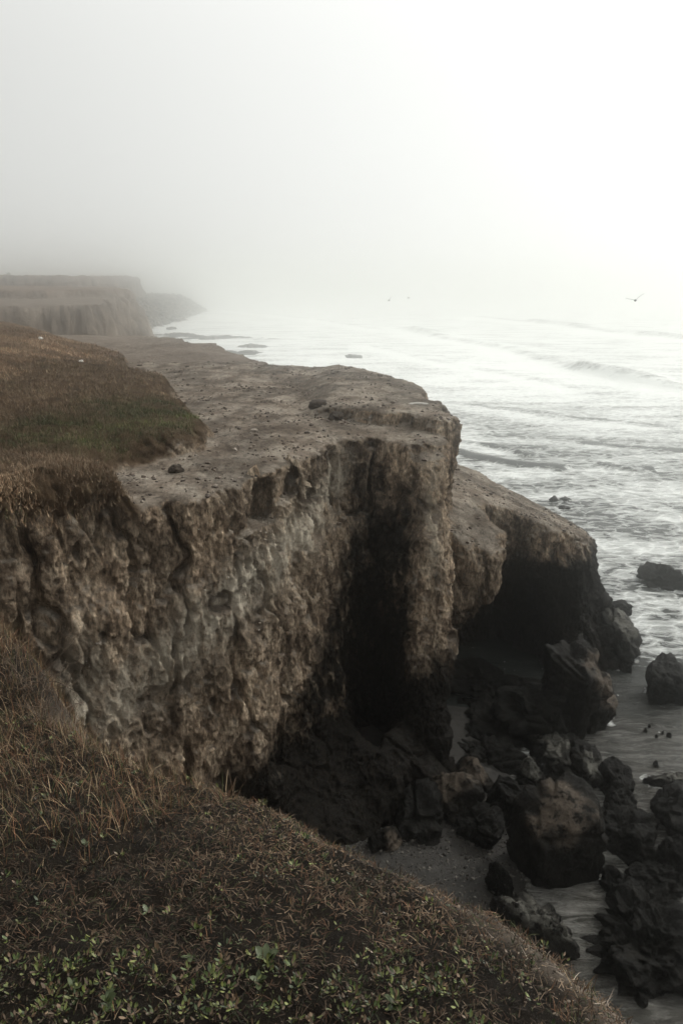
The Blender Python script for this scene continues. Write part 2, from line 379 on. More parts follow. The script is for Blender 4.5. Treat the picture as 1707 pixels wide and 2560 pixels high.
def main_field(X, Y, Z, H, rim, nose):
    depth = np.clip(-Z - 4.2, 0, 10)
    P = np.stack([X.ravel(), Y.ravel(), Z.ravel()], 1)
    big = fbm(P, 0.33, 5, 2, (1, 1, 0.55)).reshape(X.shape); lum = ridge(P, 0.8, 8, 3, (1, 1, 0.42)).reshape(X.shape)
    small = fbm(P, 2.1, 31, 2, (1, 1, 0.5)).reshape(X.shape)
    rough = 0.50 * big + 0.25 * lum + 0.20 * small
    under = sstep(-3.6, -4.4, Z)                       # the turf rim hangs over the face a little
    side = sstep(-2.5, 1.5, X)
    batter = (0.10 + 0.10 * side * sstep(3.0, 1.5, X)) * depth * sstep(3.4, 2.4, X) - 0.05 * depth * sstep(2.9, 3.6, X)
    d_main = smax(rim - batter + rough * (0.35 + 0.65 * under), Z - H, 0.22)
    # lower nose
    H2 = -6.95 - 0.40 * (X - 3.4) - 0.05 * (Y - 28) - 0.28 * np.clip(24.6 - Y, 0, 9) + 0.10 * lum + 0.12 * big
    H2 = np.maximum(H2, -9.75) 
    d2 = np.clip(-Z - 8.6, 0, 6)
    bat2 = 0.22 * d2 * sstep(5.8, 8.8, X) - 0.55 * sstep(-9.2, -10.8, Z) * sstep(7.5, 5.5, X)
    d_nose = smax(nose - bat2 + rough * 0.85, Z - H2, 0.22)
    f = smin(d_main, d_nose, 0.35)
    def ell(cx, cy, cz, rx, ry, rz):
        q = np.sqrt(((X - cx) / rx) ** 2 + ((Y - cy) / ry) ** 2 + ((Z - cz) / rz) ** 2)
        return (q - 1) * min(rx, ry, rz)
    def cut(f, e, k=0.25): return smax(f, -(e + 0.28 * lum + 0.2 * big), k)
    # buttress carrying the corner
    col = np.sqrt((X - 2.35 - 0.0 * depth) ** 2 + ((Y - 22.1 + 0.20 * depth) / 1.0) ** 2) - (0.70 + 0.02 * depth)
    f = smin(f, smax(col + rough * 0.6, Z + 4.7, 0.3), 0.3)
    foot = poly_sd(X, Y, [(-9, 10), (-5, 12.6), (-2.4, 14.4), (-0.6, 15.9), (0.9, 17.0), (2.3, 17.3), (3.1, 18.3), (3.3, 20.5), (2.8, 24), (-9, 24)])
    f = smin(f, smax(foot + 0.9 * (Z + 13.6) + rough * 0.8, Z + 11.7 + 0.5 * big, 0.3), 0.3)
    # sea cave behind the buttress, and the undercut below the bulge
    f = cut(f, ell(5.6, 25.6, -13.0, 2.5, 4.3, 3.5)); f = cut(f, ell(4.9, 22.9, -13.4, 1.7, 3.0, 4.3))
    # dark recess and smaller niches in the wall
    f = cut(f, ell(0.9, 20.7, -10.2, 0.95, 2.2, 5.2)); f = cut(f, ell(0.85, 21.9, -5.75, 0.55, 0.95, 1.05), 0.12)
    def slot(cx, cy, cz, rx, ry, rz): return np.maximum(np.maximum(np.abs(X - cx - 0.12 * (Z - cz) + 0.05 * small) - rx, np.abs(Y - cy) - ry), np.abs(Z - cz + 0.08 * small) - rz)
    f = smax(f, -slot(-1.95, 17.3, -5.05, 0.24, 1.5, 0.52), 0.10); f = smax(f, -slot(-1.33, 18.4, -4.85, 0.15, 1.2, 0.36), 0.10)
    f = smax(f, -slot(0.75, 20.8, -5.2, 0.55, 1.5, 0.55), 0.12)
    f = cut(f, ell(-3.5, 15.4, -5.9, 0.5, 0.8, 0.75)); f = cut(f, ell(-5.1, 13.8, -5.2, 0.22, 0.8, 0.8))
    f = cut(f, ell(-5.0, 13.9, -7.6, 0.35, 0.6, 0.55)); f = cut(f, ell(-4.4, 14.3, -4.15, 0.7, 0.5, 0.32), 0.1)
    f = cut(f, ell(-5.0, 13.2, -9.4, 0.25, 0.6, 0.5)); f = cut(f, ell(3.1, 22.6, -6.0, 0.35, 0.6, 0.8))
    f = smax(f, -(Z + 15.2), 0.1)
    return f

xs = np.arange(-12.0, 12.4, 0.092)
ys = [11.0]
while ys[-1] < 46: ys.append(ys[-1] + 0.078 + 0.0045 * (ys[-1] - 11))
ys = np.array(ys); zs = np.concatenate([np.arange(-15.0, -10, 0.115), np.arange(-10, -1.6, 0.09)])
X2, Y2 = np.meshgrid(xs, ys, indexing='ij')
H2d, MD2d = heights(X2, Y2); R2d = poly_sd(X2, Y2, RIM); N2d = poly_sd(X2, Y2, NOSE)
F3 = np.empty((len(xs), len(ys), len(zs)), np.float32)
dmin = np.minimum(R2d, N2d)
for k, z in enumerate(zs):
    # cheap bound first; the full field only near the surface
    approx = np.maximum(np.minimum(R2d, N2d) - 3.2, -1e9)
    f = np.where(approx > 0, 1.0, -1.0)
    near = (approx <= 0) & ~((R2d < -6.0) & (z < H2d - 2)) & ~((z > H2d + 1.2))
    f[(approx <= 0) & (z > H2d + 1.2)] = 1.0
    if near.any():
        f[near] = main_field(X2[near], Y2[near], np.full(near.sum(), z), H2d[near], R2d[near], N2d[near])
    F3[:, :, k] = f
V, F = surface_nets(xs, ys, zs, F3)
# drop what lies deep inside or under the sea floor, and the grid's outer skin
cen = V[F].mean(1)
F = F[(cen[:, 2] > -14.8)]
used, inv = np.unique(F, return_inverse=True); V = V[used]; F = inv.reshape(F.shape)
V, F = subdivide(V, F, 1)
def keep_near(V, F):
    pass
N = vnormals(V, F)
# faces that the place shows get a second subdivision
N = vnormals(V, F)
steep = np.clip(1.15 - np.clip(N[:, 2], 0, 1), 0.12, 1)
def weather(V, N, scale=1.0):
    st = np.clip(1.1 - np.clip(N[:, 2], 0, 1), 0.10, 1)[:, None]
    mm = sstep(-0.25, 0.45, fbm(V, 0.55, 55, 2)) * (0.30 + 0.70 * np.clip(sstep(-9.5, -6.5, V[:, 2]) + sstep(-3.2, -4.6, V[:, 0]) + sstep(1.5, 2.5, V[:, 0]), 0, 1))
    d = (0.04 + 0.20 * mm) * ridge(V, 1.7, 41, 3, (1, 1, 0.30)) + (0.05 + 0.08 * mm) * ridge(V, 4.8, 43, 3, (1, 1, 0.45)) - 0.06
    crack = 1 - np.abs(noise(V, 0.9, 57, (1, 1, 0.22)) + 0.25 * noise(V, 3.5, 58, (1, 1, 0.5))); d = d - 0.30 * sstep(0.90, 1.0, crack)
    led = noise(V, 1.6, 59, (0.25, 0.25, 1.0)); d = d + 0.10 * sstep(0.0, 0.25, led) * mm
    d = d + 0.075 * ridge(V, 8.0, 45, 2, (1, 1, 0.6)) + 0.035 * noise(V, 17.0, 46)
    pit = noise(V, 3.1, 47, (1, 1, 0.6)); d = d - 0.20 * sstep(0.4, 0.8, pit); pit = noise(V, 6.5, 48, (1, 1, 0.7)); d = d - 0.10 * sstep(0.4, 0.8, pit)
    return V + N * d[:, None] * st
V = weather(V, N); N = vnormals(V, F)
def land_attrs(V, N):
    H, md = heights(V[:, 0], V[:, 1])
    flat = sstep(0.45, 0.8, N[:, 2])
    n = fbm(V, 1.2, 61, 3)
    onmain = (V[:, 2] > -5.2)
    grass = sstep(0.40, 0.10, md + 0.35 * n) * sstep(-0.75, -0.35, V[:, 2] - H)  # turf colour runs down the earth bank, painting the shadow under the turf
    sand = flat * (1 - grass)
    # pale mineral bloom, a slanting band across the wall
    b = V[:, 2] + 7.0 - 0.62 * (V[:, 0] + 2.6) + 0.5 * n
    pale = np.exp(-(b / 0.75) ** 2) * sstep(-7, -3, V[:, 0]) * sstep(0.6, -0.3, V[:, 0]) * 1.0
    pale = np.maximum(pale, np.exp(-(((V[:, 0] + 5.0) / 0.35) ** 2 + ((V[:, 2] + 8.3) / 1.6) ** 2)) * 0.8)
    pale = np.maximum(pale, np.exp(-(((V[:, 0] - 2.5) / 0.22) ** 2 + ((V[:, 2] + 6.4) / 1.2) ** 2)) * 0.8) * (1 - flat)
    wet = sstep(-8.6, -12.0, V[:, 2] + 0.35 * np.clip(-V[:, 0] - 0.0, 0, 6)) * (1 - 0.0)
    xl = 0.35 - 0.34 * np.clip(-V[:, 2] - 6.0, 0, 9) + 0.7 * fbm(V, 0.8, 63, 3); recess_shade = sstep(xl - 0.5, xl + 0.5, V[:, 0]) * sstep(2.3, 1.8, V[:, 0] + 0.3 * n) * sstep(-5.2, -7.0, V[:, 2]) * (V[:, 1] < 25)  # shade of the recess and lower wall, painted into the colour
    recess_shade = np.maximum(recess_shade, sstep(0.9, 0.5, np.hypot((V[:, 0] - 0.85) / 0.8, (V[:, 2] + 5.75) / 1.1)) * (V[:, 1] < 23) * 0.75)  # painted shade of the niche under the rim
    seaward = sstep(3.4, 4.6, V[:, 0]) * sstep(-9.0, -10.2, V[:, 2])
    return dict(grass=grass, sand=sand, pale=pale, wet=np.clip(np.maximum(np.maximum(wet, recess_shade * 0.72), seaward), 0, 1))  # wet mixes the tide stain with the painted recess shade
tri_c = V[F].mean(1)
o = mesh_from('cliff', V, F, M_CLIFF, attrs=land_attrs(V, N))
tag(o, 'eroded brown earth sea cliff with bare flat top, hollow dark recess and lower seaward nose', kind='structure')
print('cliff', len(V), len(F)); open('/tmp/cnt','w').write(str(len(F)))

# ------------------------------------------------------------------ far land, a height sheet finer towards the viewer
def far_height(X, Y):
    P = np.stack([X.ravel(), Y.ravel(), np.zeros(X.size)], 1)
    n1 = fbm(P, 0.055, 71, 4).reshape(X.shape); n2 = ridge(P, 0.16, 75, 3).reshape(X.shape); n3 = fbm(P, 0.5, 77, 3).reshape(X.shape)
    H, md = heights(X, Y)
    wob = 1.1 * n2 + 2.2 * n1
    far = sstep(44, 52, Y)
    H = H + far * (0.35 * n1 + 0.18 * n3)
    H = H - 2.6 * sstep(58, 112, Y) * sstep(-5, 8, md) + far * 0.5 * ridge(P, 0.09, 73, 3).reshape(X.shape) * sstep(-2, 4, md)
    rim = poly_sd(X, Y, RIM)
    out = rim + far * 0.25 * wob + 0.15 * n3
    Hl = np.where(out > 0, np.maximum(H - 3.2 * out, -15.5), H)
    # second cliff line, two tiers
    rib = ridge(P, 0.42, 76, 2).reshape(X.shape)
    t1 = 0.8 * rib + poly_sd(X + 0.6 * wob, Y + 0.8 * wob, [(-300, 104), (-66, 110), (-52, 114), (-46, 117), (-38.5, 121), (-37.5, 127), (-41, 150), (-53, 190), (-300, 300)])
    T1 = -3.35 + 0.5 * n1 + 0.10 * n3 + 0.006 * (Y - 120)
    Hl = np.maximum(Hl, T1 - 2.2 * np.clip(t1, 0, 99))
    t2 = 0.8 * rib + poly_sd(X + 0.7 * wob, Y + 0.9 * wob, [(-400, 128), (-72, 134), (-62, 140), (-50, 142), (-49, 150), (-43, 153), (-42.5, 165), (-58, 215), (-400, 400)])
    Hl = np.maximum(Hl, -1.75 + 0.022 * np.clip(-t2, 0, 60) + 0.35 * n1 + 0.12 * n3 - 1.3 * np.clip(t2, 0, 1.2) - 2.6 * np.clip(t2 - 1.2, 0, 99))
    # headland fading into the fog, with its apron of fallen rock
    hd = 1.5 * rib + poly_sd(X + 0.9 * wob, Y + 1.5 * wob, [(-500, 212), (-90, 208), (-69, 202), (-70, 230), (-74, 270), (-80, 320), (-85, 348), (-105, 370), (-500, 420)])
    Hh = 0.7 + 1.3 * n1 + 0.3 * n3 + 0.5 * n2 - 2.4 * np.clip(hd, 0, 2) - 1.5 * np.clip(hd - 2, 0, 99) 
    Hl = np.maximum(Hl, np.where(hd < 60, Hh, -20))
    ap = poly_sd(X + 0.8 * wob, Y + 0.8 * wob, [(-500, 170), (-50, 150), (-50, 190), (-55, 235), (-56, 275), (-59, 330), (-62, 390), (-72, 420), (-110, 440), (-500, 480)])
    aph = SEA - 1 + np.clip(-ap, 0, 60) * 0.62
    aph = np.minimum(aph, -7.5 + 0.8 * n1)
    rub = (aph > Hl) & (aph > SEA - 1)
    Hl = np.maximum(Hl, np.where(ap < 0, aph + 0.55 * n2 + 0.5 * n3, -20))
    return Hl, md, rub
ay = [13.0]
while ay[-1] < 520: ay.append(ay[-1] * 1.0042 + 0.03)
ay = np.array(ay); az = np.linspace(-0.80, 0.10, 640)
AZ, AY = np.meshgrid(az, ay, indexing='xy'); AX = AZ * AY
FH, md, rub = far_height(AX, AY)
Vf = np.stack([AX.ravel(), AY.ravel(), FH.ravel()], 1); Ff = grid_faces(*AX.shape)
Nf = vnormals(Vf, Ff); Nf *= np.sign(Nf[:, 2:3] + 1e-9)
Vf = Vf + Nf * (0.007 * Vf[:, 1] * (1 - sstep(0.35, 0.7, Nf[:, 2])) * ridge(Vf, 0.5, 79, 3, (1, 1, 0.3)))[:, None]
cf = Vf[Ff].mean(1); keep = (Vf[Ff][:, :, 2].max(1) > -15.3) & ((cf[:, 1] > 43.5) | (cf[:, 0] < -11.7)) & (cf[:, 1] > 14); Ff = Ff[keep]
flat = sstep(0.5, 0.85, Nf[:, 2]); g = sstep(0.3, -0.5, md.ravel()) * (Vf[:, 1] < 100)
g = np.maximum(g, flat * (Vf[:, 2] > -2.6) * (Vf[:, 1] > 105) * 0.7)
used, inv = np.unique(Ff, return_inverse=True)
o = mesh_from('far_coast', Vf[used], inv.reshape(Ff.shape)[:, ::-1] if False else inv.reshape(Ff.shape), M_FAR,
              attrs=dict(flat=flat[used], grass=g[used], rubble=(rub.ravel() * 1.0)[used]))
tag(o, 'stepped brown cliffs and a headland fading into fog', kind='structure')

# ------------------------------------------------------------------ near slope underfoot
EDGE = [(-14, 11.5), (-9, 9.8), (-5.5, 8.0), (-3.6, 7.4), (-2.75, 6.0), (-2.2, 5.05), (-1.5, 4.35), (-1.05, 3.95), (-0.42, 3.5), (0.0, 3.1), (0.30, 2.85), (0.62, 2.55), (0.82, 2.2), (1.04, 1.8), (1.2, 1.1), (1.3, 0),
        (1.2, -6), (-14, -6)]
def near_height(X, Y):
    P = np.stack([X.ravel(), Y.ravel(), np.zeros(X.size)], 1)
    n = fbm(P, 1.3, 81, 4).reshape(X.shape); nf = fbm(P, 7.0, 83, 3).reshape(X.shape)
    d = poly_sd(X, Y, EDGE) + 0.22 * n + 0.05 * nf
    H = -1.56 - 0.30 * Y + 0.02 * np.clip(Y, 0, 9) ** 1.5 - 0.07 * X * (X > 0) + 0.03 * X * (X < 0) + 0.09 * n + 0.035 * nf
    H = H - 0.10 * sstep(-1.0, 0.0, d) + 0.36 * sstep(-2.0, -2.8, X) * sstep(4.3, 5.6, Y) + 0.06 * sstep(-.5, -2, X)
    H = H - np.where(d > -0.05, 0.9 * (d + 0.05) + 1.3 * np.clip(d - 0.15, 0, 9) ** 1.0 + 1.6 * np.clip(d - 0.6, 0, 9), 0)
    return np.maximum(H, -15.0), d
nx_ = np.concatenate([np.arange(-13, -5, 0.12), np.arange(-5, 2.6, 0.022), np.arange(2.6, 6, 0.1)])
ny_ = np.concatenate([np.arange(-4, 0.2, 0.12), np.arange(0.2, 7.5, 0.022), np.arange(7.5, 12.4, 0.1)])
NX, NY = np.meshgrid(nx_, ny_); NH, nd = near_height(NX, NY)
Vn = np.stack([NX.ravel(), NY.ravel(), NH.ravel()], 1); Fn = grid_faces(*NX.shape)
keep = Vn[Fn][:, :, 2].max(1) > -14.9; Fn = Fn[keep]; used, inv = np.unique(Fn, return_inverse=True)
def mat_near():
    s = NT('bank_soil'); b = s.b
    c = s.ramp(s.noise(9, 8, 0.7), [(0.3, (0.004, 0.003, 0.002)), (0.6, (0.011, 0.008, 0.005)), (0.8, (0.03, 0.022, 0.015))])
    e = s.ramp(s.noise(6, 8, 0.7), [(0.3, (0.05, 0.040, 0.031)), (0.6, (0.14, 0.115, 0.092)), (0.75, (0.19, 0.16, 0.13))])
    c = s.mix(s.attr('bare'), c, e); s.l(c, b.inputs['Base Color']); b.inputs['Roughness'].default_value = 0.95
    b.inputs['Specular IOR Level'].default_value = 0.1
    s.l(s.bump(s.noise(25, 8, 0.75), 0.03), b.inputs['Normal']); return s.m
bare = sstep(-0.16, 0.02, nd.ravel() + 0.1 * fbm(Vn, 4, 85, 3)) * sstep(0.1, 0.6, Vn[:, 0])
bare = np.maximum(bare, sstep(0.05, 0.4, nd.ravel()))
o = mesh_from('near_ground', Vn[used], inv.reshape(Fn.shape), mat_near(), attrs=dict(bare=bare[used]))
tag(o, 'dark soil of the clifftop slope under the grass', kind='structure')

# ------------------------------------------------------------------ beach at the foot of the cove
bx = np.arange(-12, 6.6, 0.07); by = np.arange(7, 24, 0.07)
BX, BY = np.meshgrid(bx, by); P = np.stack([BX.ravel(), BY.ravel(), np.zeros(BX.size)], 1)
BZ = SEA + 0.10 - 0.13 * (BX - 3.7 - 0.10 * (BY - 14)) + 0.05 * fbm(P, 0.8, 91, 4).reshape(BX.shape) + 0.018 * fbm(P, 7, 95, 2).reshape(BX.shape)
def mat_beach():
    s = NT('wet_sand'); b = s.b
    c = s.ramp(s.noise(3, 8, 0.75), [(0.3, (0.008, 0.0075, 0.006)), (0.6, (0.020, 0.018, 0.015)), (0.8, (0.055, 0.051, 0.043))])
    s.l(c, b.inputs['Base Color']); b.inputs['Roughness'].default_value = 0.6; b.inputs['Specular IOR Level'].default_value = 0.25
    s.l(s.bump(s.noise(18, 8, 0.75), 0.05), b.inputs['Normal']); return s.m
o = mesh_from('beach', np.stack([BX.ravel(), BY.ravel(), BZ.ravel()], 1), grid_faces(*BX.shape), mat_beach())
tag(o, 'dark wet sand and gravel at the foot of the cliff', kind='structure')

# ------------------------------------------------------------------ sea
sr = [9.0]
while sr[-1] < 3800: sr.append(sr[-1] * 1.0052 + 0.03)
sr = np.array(sr); sa = np.radians(np.concatenate([np.linspace(-40, -4, 160)[:-1], np.linspace(-4, 26, 620), np.linspace(26, 48, 60)[1:]]))
SA, SR = np.meshgrid(sa, sr, indexing='xy')
SX, SY = SR * np.sin(SA), SR * np.cos(SA)
P = np.stack([SX.ravel(), SY.ravel(), np.zeros(SX.size)], 1)
P_SEA = P
open_ = sstep(24, 60, SY)
rip_ = ridge(P @ np.array([[.94, .34, 0], [-.34, .94, 0], [0, 0, 1]]), 2.1, 109, 3, (0.45, 1.2, 1)).reshape(SX.shape)
swell = fbm(P, 0.10, 101, 2, (0.35, 1.0, 1)).reshape(SX.shape); chop = ridge(P, 0.55, 105, 3, (0.45, 1.1, 1)).reshape(SX.shape)
fin = fbm(P, 2.2, 107, 3, (0.6, 1.3, 1)).reshape(SX.shape)
SZ = SEA + open_ * 0.22 * swell + (0.04 + 0.13 * open_) * chop * sstep(400, 60, SY) + 0.02 * fin * sstep(80, 20, SY) + 0.035 * rip_ * sstep(60, 25, SY) * sstep(12, 20, SY + 0.4 * (SX - 5))
foam = 0.19 + 0.38 * sstep(24, 34, SY + 0.5 * (SX - 6)) + 0.20 * sstep(60, 110, SY) - 0.0 * SX
foam = foam - 0.25 * sstep(-10, -28, SY - 45 + 1.2 * (SX - 10)) * 0
near_calm = sstep(29, 23.5, SY + 0.25 * (SX - 9)); foam = foam * (1 - near_calm)
# breaking wave lines: (pixel start, pixel end, height)
def crest(pts, h, w, broken):
    global SZ, foam
    W_ = [at(*p)[:2] for p in pts]
    d = np.full(SX.shape, 1e9); sgn = np.zeros(SX.shape); tt = np.zeros(SX.shape)
    for i in range(len(W_) - 1):
        ax, ay_ = W_[i]; bx_, by_ = W_[i + 1]; ex, ey = bx_ - ax, by_ - ay_
        t = np.clip(((SX - ax) * ex + (SY - ay_) * ey) / (ex * ex + ey * ey), 0, 1)
        qx, qy = SX - ax - ex * t, SY - ay_ - ey * t; dd = np.hypot(qx, qy); m = dd < d
        d = np.where(m, dd, d); sgn = np.where(m, np.sign(qx * -ey + qy * ex), sgn); tt = np.where(m, (i + t) / (len(W_) - 1), tt)
    s_ = d * sgn                      # positive on the sea side
    mod = np.clip(0.45 + 1.7 * fbm(P, 0.05, 111 + int(h * 10), 3).reshape(SX.shape), 0, 1.2)
    prof = np.where(s_ > 0, np.exp(-(s_ / (w * 1.6)) ** 2), np.exp(-(s_ / (w * 0.55)) ** 2))
    fade = sstep(0, 0.08, tt) * sstep(1.0, 0.93, tt)
    SZ = SZ + h * prof * mod * fade
    foam = np.where((s_ < w * 1.1) & (s_ > -w * 0.9), foam - 0.45 * np.exp(-((s_ + 0.1 * w) / (0.7 * w)) ** 2) * fade * (1 - broken), foam)
    foam = foam + 0.35 * broken * np.exp(-((s_ + 1.2 * w) / (1.5 * w)) ** 2) * fade
crest([(1000, 818), (1110, 846), (1260, 872), (1420, 915), (1560, 950), (1760, 985)], 1.1, 3.2, 0.55)
crest([(1180, 790), (1400, 812), (1600, 838), (1800, 850)], 0.9, 5.0, 0.4)
crest([(900, 860), (1100, 905), (1350, 950), (1500, 990)], 0.25, 2.0, 0.6)
crest([(1150, 1010), (1350, 1040), (1700, 1070)], 0.22, 1.5, 0.5)
crest([(560, 775), (800, 800), (1000, 832)], 0.5, 3.0, 0.6)
crest([(1120, 1130), (1230, 1158), (1330, 1172), (1420, 1185)], 0.32, 0.9, 0.2)
crest([(1130, 1105), (1250, 1125), (1330, 1150)], 0.25, 0.8, 0.5)
crest([(1440, 1105), (1520, 1118), (1600, 1125), (1760, 1135)], 0.3, 1.0, 0.3)
crest([(1480, 1170), (1560, 1182), (1640, 1185)], 0.25, 0.9, 0.4)
crest([(1300, 905), (1500, 935), (1800, 990)], 0.3, 2.5, 0.5)
foam = foam * sstep(-0.5, 1.2, poly_sd(SX, SY, NOSE))
shallow_cave_shade = sstep(31, 20, SY + 0.2 * (SX - 7)) * sstep(-0.3, 1.6, poly_sd(SX, SY, NOSE))  # goes to zero inside the cave, painting its shade onto the water
o = mesh_from('sea', np.stack([SX.ravel(), SY.ravel(), SZ.ravel()], 1), grid_faces(*SX.shape), M_SEA,
              attrs=dict(foam=np.clip(foam, 0, 1).ravel(), shallow_cave_shade=shallow_cave_shade.ravel()))
tag(o, 'grey foam-streaked sea running into the fog', kind='structure')

# ------------------------------------------------------------------ rocks
_ico = {}
def ico(n):
    if n not in _ico:
        import bmesh
        bm = bmesh.new(); bmesh.ops.create_icosphere(bm, subdivisions=n, radius=1)
        v = np.array([q.co[:] for q in bm.verts]); f = np.array([[q.index for q in t.verts] for t in bm.faces]); bm.free(); _ico[n] = (v, f)
    return _ico[n]
def rock_shape(seed, size, n=5, planes=14, rough=1.0, top=None, lumpy=0.0, box=0.0):
    rs = np.random.RandomState(seed); D, F = ico(n); D = D.astype(float)
    nn = rs.normal(size=(planes, 3)); nn /= np.linalg.norm(nn, axis=1, keepdims=True)
    if top is not None: nn[0] = np.array(top) / np.linalg.norm(top)
    dd = rs.uniform(0.62, 0.95, planes)
    if top is not None: dd[0] = 0.62
    if box:
        B_ = np.array(Matrix.Rotation(box, 3, 'Z') @ Matrix.Rotation(0.12, 3, 'X')); nn = np.concatenate([nn[:4], B_.T, -B_.T]); dd = np.concatenate([np.clip(dd[:4] * 1.12, .62, 1.0), rs.uniform(.60, .82, 6)])
        if top is not None: dd[0] = 0.66
    c = np.maximum(D @ nn.T, 1e-3); r = -np.log(np.exp(-34 * dd / c).sum(1)) / 34; r = np.clip(r, 0.2, 1.15)
    P = D * r[:, None] * np.array(size) ; off = rs.uniform(0, 40, 3); m = float(np.mean(size))
    k = 1.0 / m
    if lumpy: P = P + D * (lumpy * m * ridge(P + off, 1.6 * k, seed, 3))[:, None]
    P = P + D * (rough * m * (0.18 * fbm(P + off, 1.5 * k, seed, 3) + 0.15 * ridge(P + off, 3.0 * k, seed + 4, 4) - 0.16 * sstep(0.86, 1.0, 1 - np.abs(noise(P + off, 1.4 * k, seed + 9))) - 0.10 * sstep(0.3, 0.7, noise(P + off, 4.0 * k, seed + 11))))[:, None]
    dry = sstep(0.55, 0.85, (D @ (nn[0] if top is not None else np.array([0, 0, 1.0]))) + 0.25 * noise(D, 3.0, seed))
    return P, F, dry
DISCS = []
def rock(px, py, wpx, hgt, deep, label, mat, seed, group='boulders in the shallows below the cliff', z=SEA, n=5, rz=0.0, top=None, rough=1.0, sink=0.35, lumpy=0.0, name='boulder', planes=14, box=0.0):
    """px,py: middle of the foot of the rock in the photograph; wpx its width there"""
    c = at(px, py, z); t = math.hypot(c[1], c[2]); w = wpx / FPX * t
    hz = hgt * 0.5 / (1 - sink * 0.5)
    P, F, dry = rock_shape(seed, (w / 2 * 1.12, deep / 2 * 1.12, hz * 1.2), n, planes, rough, top, lumpy, box)
    ca, sa_ = math.cos(rz), math.sin(rz)
    if rz: P = np.stack([P[:, 0] * ca - P[:, 1] * sa_, P[:, 0] * sa_ + P[:, 1] * ca, P[:, 2]], 1)
    o = mesh_from(name, P, F, mat, attrs=dict(dry=dry)); o.location = (c[0], c[1] + deep * 0.35, z + hgt - P[:, 2].max())
    tag(o, label, 'rock', group)
    if group.startswith('boulders'): DISCS.append((o.location.x, o.location.y, w / 2 * .85, deep / 2 * .85))
    return o

rock(1668, 1474, 92, 1.0, 2.2, 'jagged dark rock standing alone in foam, highest up the right edge of the sea', M_DARK, 3, rough=1.4)
rock(1508, 1532, 40, 1.1, 1.4, 'dark upright rock just off the tip of the low nose, farther of two', M_DARK, 4)
rock(1555, 1543, 56, 0.55, 1.0, 'low dark rock trailing right from the upright one off the nose tip', M_DARK, 5, rough=1.3)
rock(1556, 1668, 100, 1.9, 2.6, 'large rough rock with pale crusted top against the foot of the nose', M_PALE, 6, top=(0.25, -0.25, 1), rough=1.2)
rock(1682, 1768, 96, 1.35, 1.7, 'black rounded rock alone in calmer water at the right edge', M_DARK, 7, lumpy=0.1)
rock(1546, 1996, 78, 0.8, 1.1, 'small smooth black rock beside the pale topped boulder', M_DARK, 8)
rock(1585, 2125, 150, 0.75, 1.9, 'broad low black rock right of the largest boulder', M_DARK, 9, lumpy=0.22, rough=1.4)
rock(1560, 2040, 80, 0.6, 1.0, 'black hump joined to the back of the broad low rock', M_DARK, 29, lumpy=0.1)
rock(1680, 1967, 100, 0.30, 0.5, 'flat dark rock barely out of the water at the right edge', M_PALE, 10, rough=0.8)
rock(1722, 2090, 130, 0.9, 1.7, 'wedge shaped black rock cut by the right edge above the round one', M_DARK, 11)
rock(1712, 2196, 100, 0.9, 1.2, 'rounded black rock cut by the right edge, just above the weedy reef', M_DARK, 12, lumpy=0.1)
rock(1672, 2455, 210, 0.75, 3.0, 'wide weedy black reef filling the lower right corner', M_DARK, 13, n=6, lumpy=0.30, rough=1.6, planes=20)
rock(1602, 2290, 130, 0.5, 1.3, 'knobbly outer lump at the upper left of the black reef', M_DARK, 14, lumpy=0.30, rough=1.5)
rock(1660, 2230, 120, 0.55, 0.8, 'black lump bridging the reef and the round rock above it', M_DARK, 24, lumpy=0.2)
rock(1615, 2390, 110, 0.45, 0.9, 'low left shoulder of the black reef', M_DARK, 15, lumpy=0.3, rough=1.5)
rock(1350, 2375, 165, 0.75, 0.9, 'long craggy rock lying slantwise on the wet sand', M_PALE, 16, rz=-0.75, rough=1.4, lumpy=0.15)
rock(1262, 2262, 34, 0.8, 0.6, 'narrow black stump of rock on the sand beside the largest boulder', M_DARK, 17)
rock(1238, 2240, 26, 0.95, 0.5, 'thin dark upright stone leaning on the black stump', M_DARK, 18)
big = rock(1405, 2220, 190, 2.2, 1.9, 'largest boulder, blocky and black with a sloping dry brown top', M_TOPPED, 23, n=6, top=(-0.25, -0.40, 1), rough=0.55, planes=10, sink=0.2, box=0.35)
rock(1470, 1965, 80, 0.9, 1.3, 'small boulder with whitish top wedged behind the largest boulder', M_PALE, 20, top=(0.5, -0.5, 0.8))
rock(1400, 1950, 90, 1.0, 1.2, 'dark lumpy rock left of the whitish topped boulder', M_PALE, 21, rough=1.4)
rock(1335, 1980, 60, 0.9, 0.9, 'dark rock squeezed between the buttress foot and the largest boulder', M_PALE, 22, rough=1.4)
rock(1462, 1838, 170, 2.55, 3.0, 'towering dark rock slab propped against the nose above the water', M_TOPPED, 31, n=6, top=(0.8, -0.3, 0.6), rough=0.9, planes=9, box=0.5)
rock(1335, 1850, 150, 1.4, 2.2, 'dark boulder in the mouth of the sea cave', M_DARK, 32, rough=1.3)
rock(1385, 1895, 130, 0.6, 1.2, 'flat mottled rock shelf below the towering slab', M_PALE, 33, rough=1.5)
rock(1195, 2000, 95, 0.9, 1.6, 'long smooth greenish rock at the foot of the buttress', M_TOPPED, 34, rough=0.8)
rock(1120, 2070, 120, 1.3, 1.6, 'craggy brown rock heaped at the buttress foot', M_TOPPED, 35, rough=1.5)
rock(1205, 2130, 80, 0.9, 1.3, 'dark rock on the sand edge left of the largest boulder', M_DARK, 36, rough=1.2)
rock(1040, 2110, 120, 1.3, 1.6, 'dark rock half hidden in the shaded recess at the sand', M_DARK, 37, rough=1.3)
